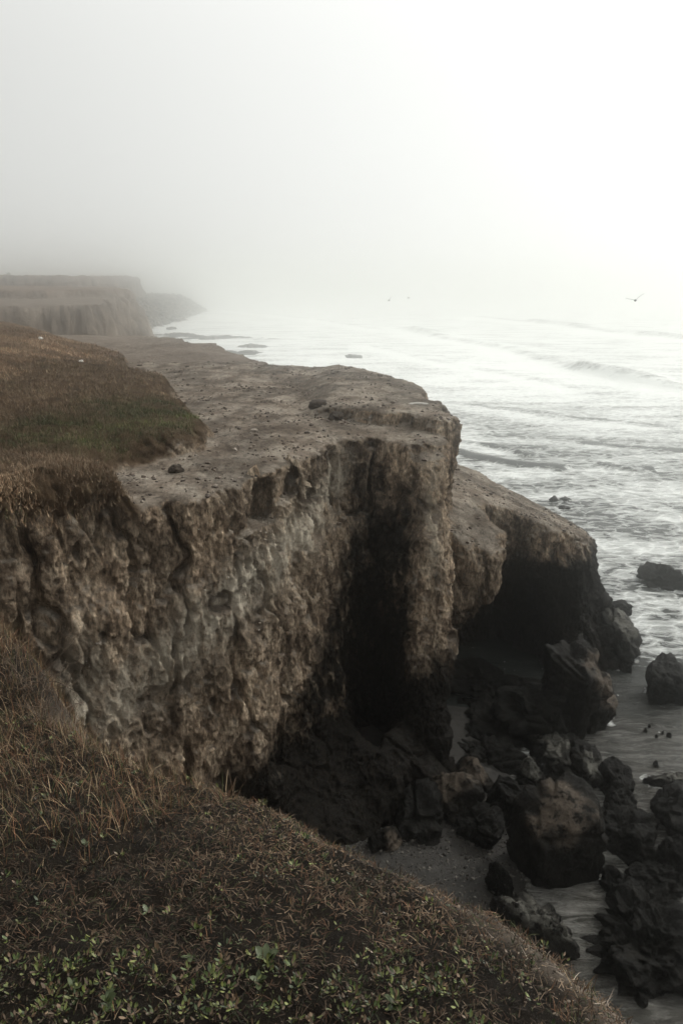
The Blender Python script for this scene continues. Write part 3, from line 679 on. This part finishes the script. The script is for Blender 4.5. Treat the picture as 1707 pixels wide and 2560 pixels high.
rock(965, 2165, 90, 1.0, 0.5, 'narrow brown slab leaning over the shaded sand behind the grassy edge', M_TOPPED, 38, rz=0.5, top=(0.6, -0.6, 0.5), rough=0.6)
rock(1270, 2060, 100, 1.1, 1.3, 'black rock filling the gap left of the largest boulder', M_DARK, 39)
rock(1385, 1258, 20, 0.4, 0.8, 'first of the little dark rocks awash beyond the nose', M_DARK, 41, n=4)
rock(1418, 1256, 30, 0.3, 0.8, 'flattest of the little dark rocks awash beyond the nose', M_DARK, 42, n=4)
rock(1410, 1275, 24, 0.25, 0.7, 'little dark rock awash nearest to the nose edge', M_DARK, 43, n=4)
SL = ['tiny dark stone, outermost left of the close cluster in the calm water', 'tiny dark stone at the top of the close cluster in the calm water', 'tiny dark stone, lowest of the close cluster in the calm water', 'dark stone, largest of the close cluster in the calm water', 'tiniest dark stone in the middle of the close cluster', 'lone dark stone between the close cluster and the flat rock at the right edge', 'dark stone awash left of the weedy reef, upper of three', 'dark stone awash left of the weedy reef, nearest to the reef', 'lone dark stone in the water at the bottom of the picture', 'dark stone awash left of the weedy reef, lowest of three']
for i, (px, py, w) in enumerate([(1612, 1833, 9), (1622, 1822, 8), (1640, 1848, 7), (1672, 1846, 11), (1655, 1838, 6), (1640, 1920, 16), (1530, 2370, 26), (1565, 2392, 22), (1605, 2515, 22), (1545, 2410, 14)]):
    rock(px, py, w, 0.14 + 0.004 * w, w / 80, SL[i], M_DARK, 60 + i, group='small stones poking out of the water', n=3, name='stone')
rock(1250, 1835, 210, 0.5, 3.0, 'wide flat black ledge on the floor of the sea cave', M_DARK, 50, rough=1.2, lumpy=0.15)
rock(1225, 1925, 150, 0.6, 1.8, 'flat black ledge between the cave floor and the greenish rock', M_DARK, 51, rough=1.3, lumpy=0.2)
rock(1310, 1770, 170, 0.9, 2.2, 'black hump rising at the back of the sea cave', M_DARK, 52, rough=1.2)
rock(1200, 1745, 130, 0.9, 2.2, 'black rock against the inner side of the buttress in the cave', M_DARK, 53, rough=1.2)
rock(1500, 1600, 90, 1.4, 2.0, 'dark rock under the tip of the nose behind the pale crusted rock', M_DARK, 54, rough=1.2)
# reef ledges far out
for i, (px, py, w, d, lab) in enumerate([(560, 848, 290, 16, 'longest flat dark reef ledge off the far shore'), (590, 884, 170, 5, 'dark reef ledge ending at the edge of the bare flat top'),
        (420, 842, 120, 14, 'dark reef ledge joining the rubble shore'), (885, 892, 42, 1.2, 'thin dark sliver of reef alone in the foam beyond the flat top'),
        (620, 866, 80, 4, 'short reef ledge between the two long ones'), (425, 820, 24, 3, 'tiny reef rock close to the rubble shore'), (532, 846, 16, 2.5, 'pinpoint reef rock beside the longest ledge')]):
    rock(px, py + 4, w, 0.75, d * 1.5, lab, M_DARK, 80 + i, group='reef ledges off the far shore', n=5, lumpy=0.03, rough=0.5, name='reef_ledge', sink=0.6)

# foam gathers round the stones standing in the water
sx_, sy_ = SX.ravel(), SY.ravel(); ring = np.zeros(sx_.size); wob_ = fbm(P_SEA, 0.9, 161, 3)
for (cx_, cy_, rx_, ry_) in DISCS:
    m_ = (np.abs(sx_ - cx_) < rx_ + 1.5) & (np.abs(sy_ - cy_) < ry_ + 1.5); q_ = np.sqrt(((sx_[m_] - cx_) / rx_) ** 2 + ((sy_[m_] - cy_) / ry_) ** 2) * min(rx_, ry_) - min(rx_, ry_)
    ring[m_] = np.maximum(ring[m_], np.exp(-((q_ - 0.08) / 0.22) ** 2) * np.clip(0.55 + 1.3 * wob_[m_], 0, 1) * (0.35 + 0.65 * sstep(15, 24, sy_[m_])))
fo_ = np.clip(np.maximum(foam.ravel(), ring * 0.62), 0, 1).astype(np.float32)
bpy.data.objects['sea'].data.attributes['foam'].data.foreach_set('value', fo_)

# ------------------------------------------------------------------ plants underfoot
def strips(name, B, az_, lean, L, w, curl, tint, mat, seg=3, up=None):
    """many tapered curved blades in one mesh. B (N,3) roots; lean 0 upright .. pi/2 flat"""
    n = len(B); V = np.zeros((n, (seg + 1) * 2, 3)); p = B.copy(); th = lean.copy()
    side = np.stack([-np.sin(az_), np.cos(az_), np.zeros(n)], 1)
    for k in range(seg + 1):
        ww = (w * (1 - (k / seg) ** 1.6) + 0.0004)[:, None]
        V[:, 2 * k] = p - side * ww / 2; V[:, 2 * k + 1] = p + side * ww / 2
        d = np.stack([np.sin(th) * np.cos(az_), np.sin(th) * np.sin(az_), np.cos(th)], 1)
        p = p + d * (L / seg)[:, None]; th = th + curl / seg
    base = (np.arange(n) * (seg + 1) * 2)[:, None, None]
    q = np.array([[2 * k, 2 * k + 1, 2 * k + 3, 2 * k + 2] for k in range(seg)])[None]
    F = (base + q).reshape(-1, 4)
    return mesh_from(name, V.reshape(-1, 3), F, mat, attrs=dict(tint=np.repeat(tint, (seg + 1) * 2, 0)))
def leaves(name, B, az_, lean, L, w, tint, mat):
    """small pointed oval leaves, folded along the middle: 6 vertices, 4 quads"""
    n = len(B); side = np.stack([-np.sin(az_), np.cos(az_), np.zeros(n)], 1)
    d = np.stack([np.sin(lean) * np.cos(az_), np.sin(lean) * np.sin(az_), np.cos(lean)], 1)
    nn = np.cross(side, d); V = np.zeros((n, 8, 3))
    prof = [(0, 0, 0), (0.35, 0.42, 0.12), (0.75, 0.36, 0.10), (1.0, 0, -0.10)]
    for k, (a, b, c) in enumerate(prof):
        mid = B + d * (a * L)[:, None]
        V[:, 2 * k] = mid - side * (b * w)[:, None] + nn * (c * w)[:, None]; V[:, 2 * k + 1] = mid + side * (b * w)[:, None] + nn * (c * w)[:, None]
    V[:, 1] += side * 0.001; V[:, 7] += side * 0.001
    base = (np.arange(n) * 8)[:, None, None]; q = np.array([[0, 1, 3, 2], [2, 3, 5, 4], [4, 5, 7, 6]])[None]
    return mesh_from(name, V.reshape(-1, 3), (base + q).reshape(-1, 4), mat, attrs=dict(tint=np.repeat(tint, 8, 0)))
rs = np.random.RandomState(5)
def pal(n, cols, jit=0.25):
    c = np.array(cols)[rs.randint(len(cols), size=n)]; return c * rs.uniform(1 - jit, 1 + jit, (n, 1))
def near_pts(n, x0, x1, y0, y1):
    x = rs.uniform(x0, x1, n); y = rs.uniform(y0, y1, n); h, d = near_height(x, y)
    P = np.stack([x, y, h], 1); ok = np.abs(x) < 0.52 * y + 1.0; return P[ok], d[ok]
def zones(P):
    n = fbm(P, 1.1, 121, 3); n2 = fbm(P, 3.0, 123, 3); x, y = P[:, 0], P[:, 1]
    lng = sstep(-0.25, 0.35, (y - 2.75) * 0.5 - (x + 0.75) * 0.85 + 0.7 * n)          # long dry grass to the upper left
    green = sstep(0.1, 0.5, (2.55 - y) * 0.75 - np.clip(x - 0.1, 0, 9) * 1.2 + 0.9 * n2 + 0.5 * n)
    return lng, green
# long dry grass in tussocks
P, d = near_pts(95000, -5, 1.5, 0.9, 8.2); lng, green = zones(P)
k = (rs.rand(len(P)) < 0.10 + 0.95 * lng) & (d < np.where(P[:, 0] < -.8, .9, .05)) & (rs.rand(len(P)) < 1.1 + 0.8 * fbm(P, 4, 125, 2)); P = P[k]; lng = lng[k]
ci = rs.randint(len(P), size=2600); cid = ci[rs.randint(2600, size=len(P))]; off = rs.normal(0, .022, (len(P), 3)); off[:, 2] = 0
clumped = rs.rand(len(P)) < .6; azc = np.where(clumped, np.arctan2(off[:, 1], off[:, 0]) + rs.normal(0, .5, len(P)), rs.uniform(0, 6.283, len(P)))
lng = np.where(clumped, lng[cid], lng); P = np.where(clumped[:, None], P[cid] + off, P); n = len(P); ctone = np.where(clumped, (np.sin(cid * 12.9898) * .5 + .5), rs.rand(n))
L = rs.uniform(0.04, 0.145, n) * (0.45 + 0.7 * lng) * (.75 + .5 * ctone)
strips('dry_grass', P - [0, 0, 0.01], azc, np.abs(rs.normal(0.35, 0.35, n)), L, rs.uniform(0.0018, 0.0042, n), rs.normal(0.7, 0.7, n),
       pal(n, [(0.17, 0.110, 0.060), (0.11, 0.060, 0.034), (0.27, 0.20, 0.125), (0.06, 0.038, 0.024), (0.055, 0.060, 0.024), (0.13, 0.064, 0.036)]) * (0.35 + 0.95 * ctone[:, None] ** 1.3), M_BLADE)
tag(bpy.data.objects['dry_grass'], 'long dry brown grass on the near slope', kind='stuff')
# matted short stems and dead bits towards the edge
P, d = near_pts(170000, -4, 1.6, 0.9, 6.8); lng, green = zones(P)
k = (rs.rand(len(P)) < 1.0 - 0.5 * lng - 0.5 * green) & (d < 0.22) & ((d < 0.02) | (rs.rand(len(P)) < .35)) & (rs.rand(len(P)) < 1.0 + 1.6 * fbm(P, 5.5, 129, 2)); P = P[k]; d = d[k]; n = len(P)
P[:, 2] += rs.uniform(0, 0.03, n)
tt = pal(n, [(0.085, 0.054, 0.032), (0.050, 0.030, 0.017), (0.155, 0.112, 0.074), (0.025, 0.016, 0.010), (0.075, 0.038, 0.020), (0.030, 0.034, 0.011)])
tt = tt * (1 + 1.0 * sstep(-0.45, -0.05, d)[:, None] * (rs.rand(n, 1) < 0.45)) * (0.52 + 0.6 * fbm(P, 2.4, 137, 3)[:, None])
strips('matted_stems', P, rs.uniform(0, 6.283, n), rs.uniform(0.7, 1.75, n), rs.uniform(0.015, 0.05, n), rs.uniform(0.0018, 0.0042, n), rs.normal(0.3, 0.9, n), tt, M_BLADE, seg=2)
tag(bpy.data.objects['matted_stems'], 'mat of short dead stems along the near edge', kind='stuff')
# low fleshy green cover
P, d = near_pts(130000, -2.5, 1.3, 0.8, 5.0); lng, green = zones(P)
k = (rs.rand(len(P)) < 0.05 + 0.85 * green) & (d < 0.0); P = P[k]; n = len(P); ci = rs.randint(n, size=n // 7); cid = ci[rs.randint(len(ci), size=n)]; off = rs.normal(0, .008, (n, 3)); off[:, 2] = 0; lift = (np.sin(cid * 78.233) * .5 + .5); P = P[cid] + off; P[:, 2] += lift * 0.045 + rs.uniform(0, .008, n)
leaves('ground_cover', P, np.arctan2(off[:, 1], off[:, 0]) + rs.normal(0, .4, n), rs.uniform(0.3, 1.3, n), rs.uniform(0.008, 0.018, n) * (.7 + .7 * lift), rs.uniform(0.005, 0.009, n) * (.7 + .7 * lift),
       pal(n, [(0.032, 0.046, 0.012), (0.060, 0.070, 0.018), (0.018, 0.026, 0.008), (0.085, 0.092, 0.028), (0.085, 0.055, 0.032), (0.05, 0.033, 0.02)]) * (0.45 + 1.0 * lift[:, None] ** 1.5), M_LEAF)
tag(bpy.data.objects['ground_cover'], 'low green leafy ground cover at the bottom of the slope', kind='stuff')
# pale roots and runners washed out along the broken edge
P, d = near_pts(30000, -0.6, 1.4, 1.4, 4.0); k = (d > -0.12) & (d < 0.10) & (rs.rand(len(P)) < 0.16 * sstep(-.1, .4, fbm(P, 2.5, 127, 2))); P = P[k]; n = len(P); P[:, 2] += 0.004
strips('exposed_roots', P, rs.uniform(0, 6.283, n), rs.uniform(1.5, 2.1, n), rs.uniform(0.02, 0.10, n), rs.uniform(0.0015, 0.004, n), rs.normal(0.3, 0.8, n),
       pal(n, [(0.15, 0.12, 0.095), (0.09, 0.07, 0.05), (0.24, 0.20, 0.16)]), M_BLADE)
tag(bpy.data.objects['exposed_roots'], 'pale roots and runners hanging over the near edge', kind='stuff')

def tube(pts, r0, r1, k=5):
    pts = np.array(pts, float); n = len(pts); V = []
    for i, p in enumerate(pts):
        t_ = pts[min(i + 1, n - 1)] - pts[max(i - 1, 0)]; t_ /= np.linalg.norm(t_) + 1e-9
        a = np.cross(t_, [0.3, 0.2, 0.9]); a /= np.linalg.norm(a) + 1e-9; b_ = np.cross(t_, a); r = r0 + (r1 - r0) * i / (n - 1)
        for j in range(k): V.append(p + (a * math.cos(6.283 * j / k) + b_ * math.sin(6.283 * j / k)) * r)
    F = [[i * k + j, i * k + (j + 1) % k, (i + 1) * k + (j + 1) % k, (i + 1) * k + j] for i in range(n - 1) for j in range(k)]
    return np.array(V), np.array(F)
def join(parts):
    V, F, o_ = [], [], 0
    for v, f in parts: V.append(v); F.append(f + o_); o_ += len(v)
    return np.concatenate(V), np.concatenate(F)
def ground_at(x, y): return float(near_height(np.array([x]), np.array([y]))[0][0])
M_TWIG = mat_simple('dead_twig', (0.05, 0.035, 0.025), 0.9, (0.12, 0.09, 0.065), 20)
M_BROAD = mat_simple('broad_leaf', (0.024, 0.036, 0.012), 0.5, (0.070, 0.085, 0.036), 14, 0.35)
def bush(x, y, h, label, seed, n=16):
    r = random.Random(seed); root = bpy.data.objects.new('dry_bush', None); COL.objects.link(root); root.location = (x, y, ground_at(x, y))
    tag(root, label, 'bush', 'dead bushes at the left edge of the slope')
    for i in range(n):
        a = r.uniform(0, 6.283); p = np.array([r.gauss(0, .08), r.gauss(0, .08), -0.02]); dr = np.array([math.cos(a) * .5, math.sin(a) * .5, 1.0]); pts = [p]
        for k_ in range(6):
            dr = dr + np.array([r.gauss(0, .35), r.gauss(0, .35), r.gauss(-.12, .2)]); p = p + dr / np.linalg.norm(dr) * h / 6 * r.uniform(.7, 1.3); pts.append(p)
        st = mesh_from('stem', *tube(pts, .004, .0015), M_TWIG, root)
        for q in range(5):
            b0 = pts[r.randint(2, 6)]; dd_ = np.array([r.gauss(0, 1), r.gauss(0, 1), r.gauss(.3, .6)]); dd_ /= np.linalg.norm(dd_)
            mesh_from('twig', *tube([b0, b0 + dd_ * h * .13, b0 + dd_ * h * .25 + np.array([r.gauss(0, .02), r.gauss(0, .02), .01])], .0022, .001, 4), M_TWIG, st)
    return root
bush(-2.33, 5.25, 0.45, 'tangled dead bush with dark curling twigs at the left edge above the grass', 3, 18)
bush(-2.0, 4.7, 0.26, 'smaller dead bush just below the tangled one', 4, 12)
def stalk(px, py, y, h, label, seed):
    u = (px - 853.5) / FPX; r = random.Random(seed); x = u * y / 0.87; p = np.array([0., 0, -.02]); pts = [p]
    for k_ in range(6): p = p + np.array([r.gauss(0, .05), r.gauss(0, .05), 1]) * h / 6; pts.append(p)
    o_ = mesh_from('dead_stalk', *tube(pts, .0022, .0012), M_TWIG); o_.location = (x, y, ground_at(x, y)); tag(o_, label, 'stalk', 'dead stalks standing in the grass'); return o_
stalk(385, 1940, 3.95, 0.2, 'thin dark stalk standing straight up at the crest of the dry grass', 1)
stalk(225, 1800, 4.45, 0.16, 'thin bent stalk in the pale grass near the left bushes', 2)
def leaf_mesh():
    pr = [(0, .08), (.18, .30), (.42, .50), (.68, .46), (.88, .26), (1, .04)]; V = []
    for a, b_ in pr:
        for c in (-1, 0, 1): V.append((a, c * b_ * .55, .06 * abs(c) - .16 * a * a + .05 * a))
    F = [[i * 3 + j, i * 3 + j + 1, i * 3 + j + 4, i * 3 + j + 3] for i in range(5) for j in range(2)]
    return np.array(V), np.array(F)
LV, LF = leaf_mesh(); leaf_me = None
for i, (px, py, sz, lab) in enumerate([(665, 2415, .045, 'broad leaved grey green plant, largest leaves, in the right part of the green cover'), (648, 2470, .034, 'broad leaved plant just below the largest leaved one'),
        (370, 2295, .03, 'single upright broad leaved plant between the dry blades'), (478, 2405, .032, 'broad leaved plant with a curled leaf in the middle of the green cover'),
        (182, 2485, .036, 'broad leaved plant standing in the green cover at the lower left'), (270, 2520, .036, 'broad leaved plant right of the lower left one'), (985, 2525, .042, 'broad leaved plant at the bottom edge right of the middle'), (142, 2120, .022, 'pale green rosette among the dry grass at the left'), (216, 2122, .022, 'small green rosette right of the pale one')]):
    zz = -1.95
    for _ in range(6):
        c = at(px, py, zz); zz = ground_at(c[0], c[1])
    root = bpy.data.objects.new('broadleaf_plant', None); COL.objects.link(root); root.location = (c[0], c[1], zz); tag(root, lab, 'plant', 'broad leaved plants in the ground cover')
    r = random.Random(i)
    for k_ in range(r.randint(6, 9)):
        if leaf_me is None:
            lo = mesh_from('leaf', LV, LF, M_BROAD); leaf_me = lo.data
        else: lo = bpy.data.objects.new('leaf', leaf_me); COL.objects.link(lo)
        lo.parent = root; q = sz * r.uniform(.75, 1.25); lo.scale = (q, q, q); lo.rotation_euler = (r.gauss(0, .3), -r.uniform(.3, 1.1), r.uniform(0, 6.283)); lo.location = (0, 0, r.uniform(.005, .03))

# ------------------------------------------------------------------ turf on the mound and along the rim
fc = Vf  # far sheet
def land_pts(n, x0, x1, y0, y1):
    y = 1 / rs.uniform(1 / y1, 1 / y0, n); x = rs.uniform(x0, x1, n) ; k_ = (np.abs(x) < 0.46 * y + 1); x, y = x[k_], y[k_]
    h, md_ = heights(x, y); return np.stack([x, y, h], 1), md_
P, md_ = land_pts(330000, -24, -2.5, 12.8, 60); n1_ = fbm(P, 1.2, 61, 3)
k = (md_ + 0.35 * n1_ < 0.10) & (poly_sd(P[:, 0], P[:, 1], RIM) < 0.25); P = P[k]; md_ = md_[k]; n = len(P)
gr = sstep(-4.5, -1.2, md_) * sstep(17.0, 19.0, P[:, 1]) * sstep(27.5, 23.5, P[:, 1] - 0.3 * (P[:, 0] + 4)) + 0.25 * fbm(P, .8, 131, 2)
cb = pal(n, [(0.145, 0.095, 0.058), (0.10, 0.062, 0.038), (0.20, 0.15, 0.10), (0.07, 0.050, 0.030)]); cg = pal(n, [(0.034, 0.044, 0.013), (0.020, 0.028, 0.009), (0.060, 0.062, 0.022)])
tt = np.where((rs.rand(n) < np.clip(gr * 1.7, 0, .97))[:, None], cg, cb)
pale_ = sstep(0.1, 0.5, fbm(P, .35, 133, 3))[:, None]; tt = tt * (1 + 1.3 * pale_) * (1 + 0.5 * fbm(P, 1.6, 135, 3)[:, None])
sc_ = (P[:, 1] / 18) ** .75
strips('mound_turf', P - [0, 0, .02], rs.uniform(0, 6.283, n), np.abs(rs.normal(.5, .35, n)), rs.uniform(.07, .17, n) * (.7 + .3 * sc_), rs.uniform(.006, .013, n) * sc_, rs.normal(.6, .5, n), tt, M_BLADE, seg=2)
tag(bpy.data.objects['mound_turf'], 'brown and dark green turf covering the mound on the clifftop', kind='stuff')

# ------------------------------------------------------------------ clods and pebbles lying on the bare ground, shells set in the wall
def scatter_bits(name, P, size, tint, mat, sub=1):
    D, F_ = ico(sub); n = len(P); D = D[None] * (1 + 0.35 * rs.uniform(-1, 1, (n, len(D), 1))); D = D * size[:, None, None] * rs.uniform(.6, 1.2, (n, 1, 3)) * np.array([1, 1, .65])
    V = (P[:, None] + D).reshape(-1, 3); F2_ = (np.arange(n)[:, None, None] * D.shape[1] + F_[None]).reshape(-1, 3)
    return mesh_from(name, V, F2_, mat, smooth=False, attrs=dict(tint=np.repeat(tint, D.shape[1], 0)))
TC = cen_ = V[F].mean(1); TN = vnormals(V, F)[F[:, 0]]
flat_f = np.nonzero((TN[:, 2] > .8) & (TC[:, 2] > -10) & (TC[:, 1] < 45))[0]; wts = 1 / TC[flat_f, 1] ** .5
pk = flat_f[rs.randint(len(flat_f), size=9000)]; md_ = heights(TC[pk, 0], TC[pk, 1])[1]
cl = fbm(TC[pk], .7, 141, 3); pk = pk[((md_ > .05) | (TC[pk, 2] < -5.5)) & (cl + rs.normal(0, .25, len(pk)) > .12)]; n = len(pk)
scatter_bits('scattered_clods', TC[pk] + [0, 0, .01], np.abs(rs.normal(0, .035, n)) + .012, pal(n, [(0.07, 0.052, 0.040), (0.11, 0.085, 0.066), (0.045, 0.034, 0.027), (0.2, 0.17, 0.14)]), M_BLADE)
tag(bpy.data.objects['scattered_clods'], 'small clods of earth littering the bare clifftop', kind='stuff')
wall = np.nonzero((np.abs(TN[:, 2]) < .5) & (TC[:, 2] < -5) & (TC[:, 2] > -12.5) & (TC[:, 1] < 23) & (TN[:, 1] < 0) & ((TC[:, 0] < .1) | (TC[:, 2] > -9.5) & (TC[:, 0] > 2)))[0]
pk = wall[rs.randint(len(wall), size=420)]; cl = fbm(TC[pk], .5, 151, 3); pk = pk[cl + rs.normal(0, .15, len(pk)) > .15]; n = len(pk)
scatter_bits('embedded_shells', TC[pk], np.clip(np.abs(rs.normal(0, .014, n)), 0, .03) + .010, pal(n, [(0.34, 0.29, 0.23), (0.26, 0.21, 0.17), (0.42, 0.38, 0.32)]), M_BLADE)
tag(bpy.data.objects['embedded_shells'], 'pale shells and pebbles set in the earth wall', kind='stuff')
# crumbs of earth along the broken near edge
P, d = near_pts(60000, -0.9, 1.5, 1.2, 4.2); k = (d > -0.22) & (d < 0.35) & (rs.rand(len(P)) < .5 + fbm(P, 3, 171, 2)); P = P[k][:2600]; n = len(P)
scatter_bits('earth_crumbs', P, np.abs(rs.normal(0, .004, n)) + .002, pal(n, [(0.07, 0.054, 0.040), (0.04, 0.030, 0.022), (0.12, 0.095, 0.072), (0.03, 0.022, 0.016)]), M_BLADE)
tag(bpy.data.objects['earth_crumbs'], 'crumbs of dry earth along the broken near edge', kind='stuff')
# shingle on the beach
P = np.stack([rs.uniform(-3, 5.5, 9000), rs.uniform(11, 20, 9000), np.zeros(9000)], 1)
P[:, 2] = SEA + 0.10 - 0.13 * (P[:, 0] - 3.7 - 0.10 * (P[:, 1] - 14)) + 0.05 * fbm(P, 0.8, 91, 4) + .01
P = P[(P[:, 2] > SEA + .0) & (P[:, 2] < SEA + 1)]; n = len(P)
scatter_bits('shingle', P, np.abs(rs.normal(0, .018, n)) + .008, pal(n, [(0.015, 0.013, 0.011), (0.04, 0.036, 0.03), (0.09, 0.083, 0.072)]), M_BLADE)
tag(bpy.data.objects['shingle'], 'wet shingle at the foot of the shaded recess', kind='stuff')
# rubble apron of the headland
ar = rub.ravel() & (Vf[:, 2] > SEA - .5) & (Vf[:, 1] > 120); ai = np.nonzero(ar)[0]; pk = ai[rs.randint(len(ai), size=6000)]; n = len(pk)
scatter_bits('shore_rubble', Vf[pk], rs.uniform(.5, 1.5, n), pal(n, [(0.05, 0.047, 0.04), (0.13, 0.12, 0.10), (0.03, 0.028, 0.024), (0.2, 0.18, 0.155)]), M_BLADE)
tag(bpy.data.objects['shore_rubble'], 'fallen boulders covering the foot of the far headland', kind='stuff')

# ------------------------------------------------------------------ odd things on the tops, birds
M_WHITE = mat_simple('pale_stone', (0.45, 0.43, 0.40), 0.9, (0.6, 0.58, 0.54))
def top_stone(px, py, z, w, label, seed, name='stone', mat=None, cat='stone'):
    c = at(px, py, z); h = float(heights(np.array([c[0]]), np.array([c[1]]))[0][0])
    for _ in range(4): c = at(px, py, h); h = float(heights(np.array([c[0]]), np.array([c[1]]))[0][0])
    P_, F_, dr_ = rock_shape(seed, (w, w * .7, w * .6), 3); o_ = mesh_from(name, P_, F_, mat or M_WHITE, attrs=dict(dry=dr_)); o_.location = (c[0], c[1], h + w * .3); tag(o_, label, cat); return o_
top_stone(203, 908, -3, .11, 'small white stone at the right edge of the turf mound', 5)
top_stone(104, 852, -3, .12, 'small white stone farther back on the turf mound', 6)
M_CLOD = mat_rock('earth_clod', (0.03, 0.023, 0.018), (0.07, 0.055, 0.042), (0.13, 0.105, 0.082))
top_stone(795, 1030, -4.2, .34, 'dark clod of earth, left one of two on the bare flat top', 7, 'earth_clod', M_CLOD, 'clod')
top_stone(840, 1050, -4.2, .30, 'long dark clod of earth beside the small step in the flat top', 8, 'earth_clod', M_CLOD, 'clod')
top_stone(440, 1180, -4.3, .22, 'dark clod lying below the turf bank on the bare sand', 9, 'earth_clod', M_CLOD, 'clod')
c = at(1062, 997, -3.75); v_, f_ = tube([(-.3, 0, 0), (-.1, .02, .02), (.1, -.01, .02), (.3, .03, 0)], .04, .03, 6)
o = mesh_from('driftwood', v_, f_, M_WHITE); hh = float(heights(np.array([c[0]]), np.array([c[1]]))[0][0]); o.location = (c[0] - .2, c[1], hh + .05); tag(o, 'pale bleached stick lying on the seaward corner of the flat top', 'driftwood')

M_BIRD = mat_simple('gull_grey', (0.10, 0.10, 0.10), 0.7, (0.16, 0.16, 0.155)); M_WING = mat_simple('gull_wing', (0.16, 0.16, 0.16), 0.7, (0.26, 0.26, 0.255))
def bird(px, py, dist, span, yaw, roll, label, dihedral):
    u, v = (px - 853.5) / FPX, (1280 - py) / FPX
    d_ = np.array([u, math.cos(PITCH) + v * math.sin(PITCH), -math.sin(PITCH) + v * math.cos(PITCH)]); loc = d_ / d_[1] * dist
    root = bpy.data.objects.new('seagull', None); COL.objects.link(root); root.location = loc; root.rotation_euler = (0, roll, yaw); tag(root, label, 'bird', 'gulls over the sea')
    L_ = span * .42; ring = [(-.5, .01), (-.42, .05), (-.25, .12), (0, .17), (.22, .14), (.34, .09), (.42, .085), (.48, .05), (.56, .012)]
    V_, k_ = [], 10
    for a, r_ in ring:
        for j in range(k_): V_.append((r_ * L_ * math.cos(6.283 * j / k_), a * L_, r_ * L_ * .85 * math.sin(6.283 * j / k_) + .03 * L_ * (a > .3)))
    F_ = [[i * k_ + j, i * k_ + (j + 1) % k_, (i + 1) * k_ + (j + 1) % k_, (i + 1) * k_ + j] for i in range(len(ring) - 1) for j in range(k_)]
    mesh_from('body', np.array(V_), np.array(F_), M_BIRD, root)
    mesh_from('tail', np.array([(-.03, -.42, 0), (.03, -.42, 0), (.09, -.72, 0), (-.09, -.72, 0), (-.03, -.42, .012), (.03, -.42, .012), (.09, -.72, .006), (-.09, -.72, .006)]) * L_,
              np.array([[0, 1, 2, 3], [7, 6, 5, 4], [0, 4, 5, 1], [1, 5, 6, 2], [2, 6, 7, 3], [3, 7, 4, 0]]), M_WING, root)
    for sgn, dh in ((1, dihedral[0]), (-1, dihedral[1])):
        W_, sec = [], [(0, .14, 0.02, dh), (.22, .15, .05, dh), (.45, .13, .03, dh * .95), (.75, .085, -.05, dh * .85), (1, .012, -.2, dh * .7)]
        x_, z_ = .05 * L_, .05 * L_
        for i, (a, ch, sw, an) in enumerate(sec):
            if i: dx_ = (a - sec[i - 1][0]) * span * .5; x_ += dx_ * math.cos(an); z_ += dx_ * math.sin(an)
            for yy, zz_ in ((.5, 0), (.1, .012), (-.5, 0), (.1, -.006)): W_.append((sgn * x_, (sw + ch * yy * 1.6) * span * .5, z_ + zz_ * span))
        Fw = [[i * 4 + j, i * 4 + (j + 1) % 4, (i + 1) * 4 + (j + 1) % 4, (i + 1) * 4 + j] for i in range(len(sec) - 1) for j in range(4)]
        mesh_from('wing', np.array(W_), np.array(Fw), M_WING, root)
bird(1587, 751, 50, 1.15, 2.6, -0.1, 'nearest gull gliding above the sea at the right with one wing raised', (0.05, 0.95))
bird(972, 751, 120, 1.2, 0.6, -0.3, 'small distant gull above the surf, left one of two', (0.7, 0.5))
bird(1021, 745, 150, 1.2, 1.0, 0.1, 'tiniest distant gull just right of the other small one', (0.3, 0.3))
# faint tree on the farthest clifftop
tx, ty = -0.412 * 300 / 1.03, 300.0
r = random.Random(9); root = bpy.data.objects.new('tree', None); COL.objects.link(root); root.location = (tx, ty, 0.5); tag(root, 'faint little tree on the far clifftop in the fog', 'tree')
mesh_from('trunk', *tube([(0, 0, -1.5), (.1, 0, 0), (0, .1, 1.4)], .2, .1, 6), M_TWIG, root)
nl = 500; a_ = rs.normal(0, 1, (nl, 3)); a_ /= np.linalg.norm(a_, axis=1, keepdims=True); pts = a_ * rs.uniform(.3, 1, (nl, 1)) ** .5 * np.array([.7, .7, .8]) + [0, 0, 1.3]
lo = scatter_bits('crown', pts, rs.uniform(.1, .25, nl), pal(nl, [(0.05, 0.06, 0.03)]), M_BLADE, 1); lo.parent = root

# ------------------------------------------------------------------ fog
fb = bpy.data.meshes.new('haze')
x0, x1, y0, y1, z0, z1 = -4100, 4100, -60, 4100, -16.6, 11.0
fb.from_pydata([(x, y, z) for x in (x0, x1) for y in (y0, y1) for z in (z0, z1)], [],
               [(0, 1, 3, 2), (4, 6, 7, 5), (0, 4, 5, 1), (2, 3, 7, 6), (0, 2, 6, 4), (1, 5, 7, 3)])
hz = bpy.data.objects.new('haze', fb); COL.objects.link(hz); tag(hz, 'pale sea fog', kind='stuff')
mh = bpy.data.materials.new('sea_fog'); mh.use_nodes = True; t = mh.node_tree; t.nodes.remove(t.nodes['Principled BSDF'])
pv = t.nodes.new('ShaderNodeVolumePrincipled'); pv.inputs['Density'].default_value = FOG_DENSITY
pv.inputs['Color'].default_value = (0.978, 0.98, 0.972, 1); pv.inputs['Anisotropy'].default_value = 0.97
t.links.new(pv.outputs[0], t.nodes['Material Output'].inputs['Volume']); fb.materials.append(mh)
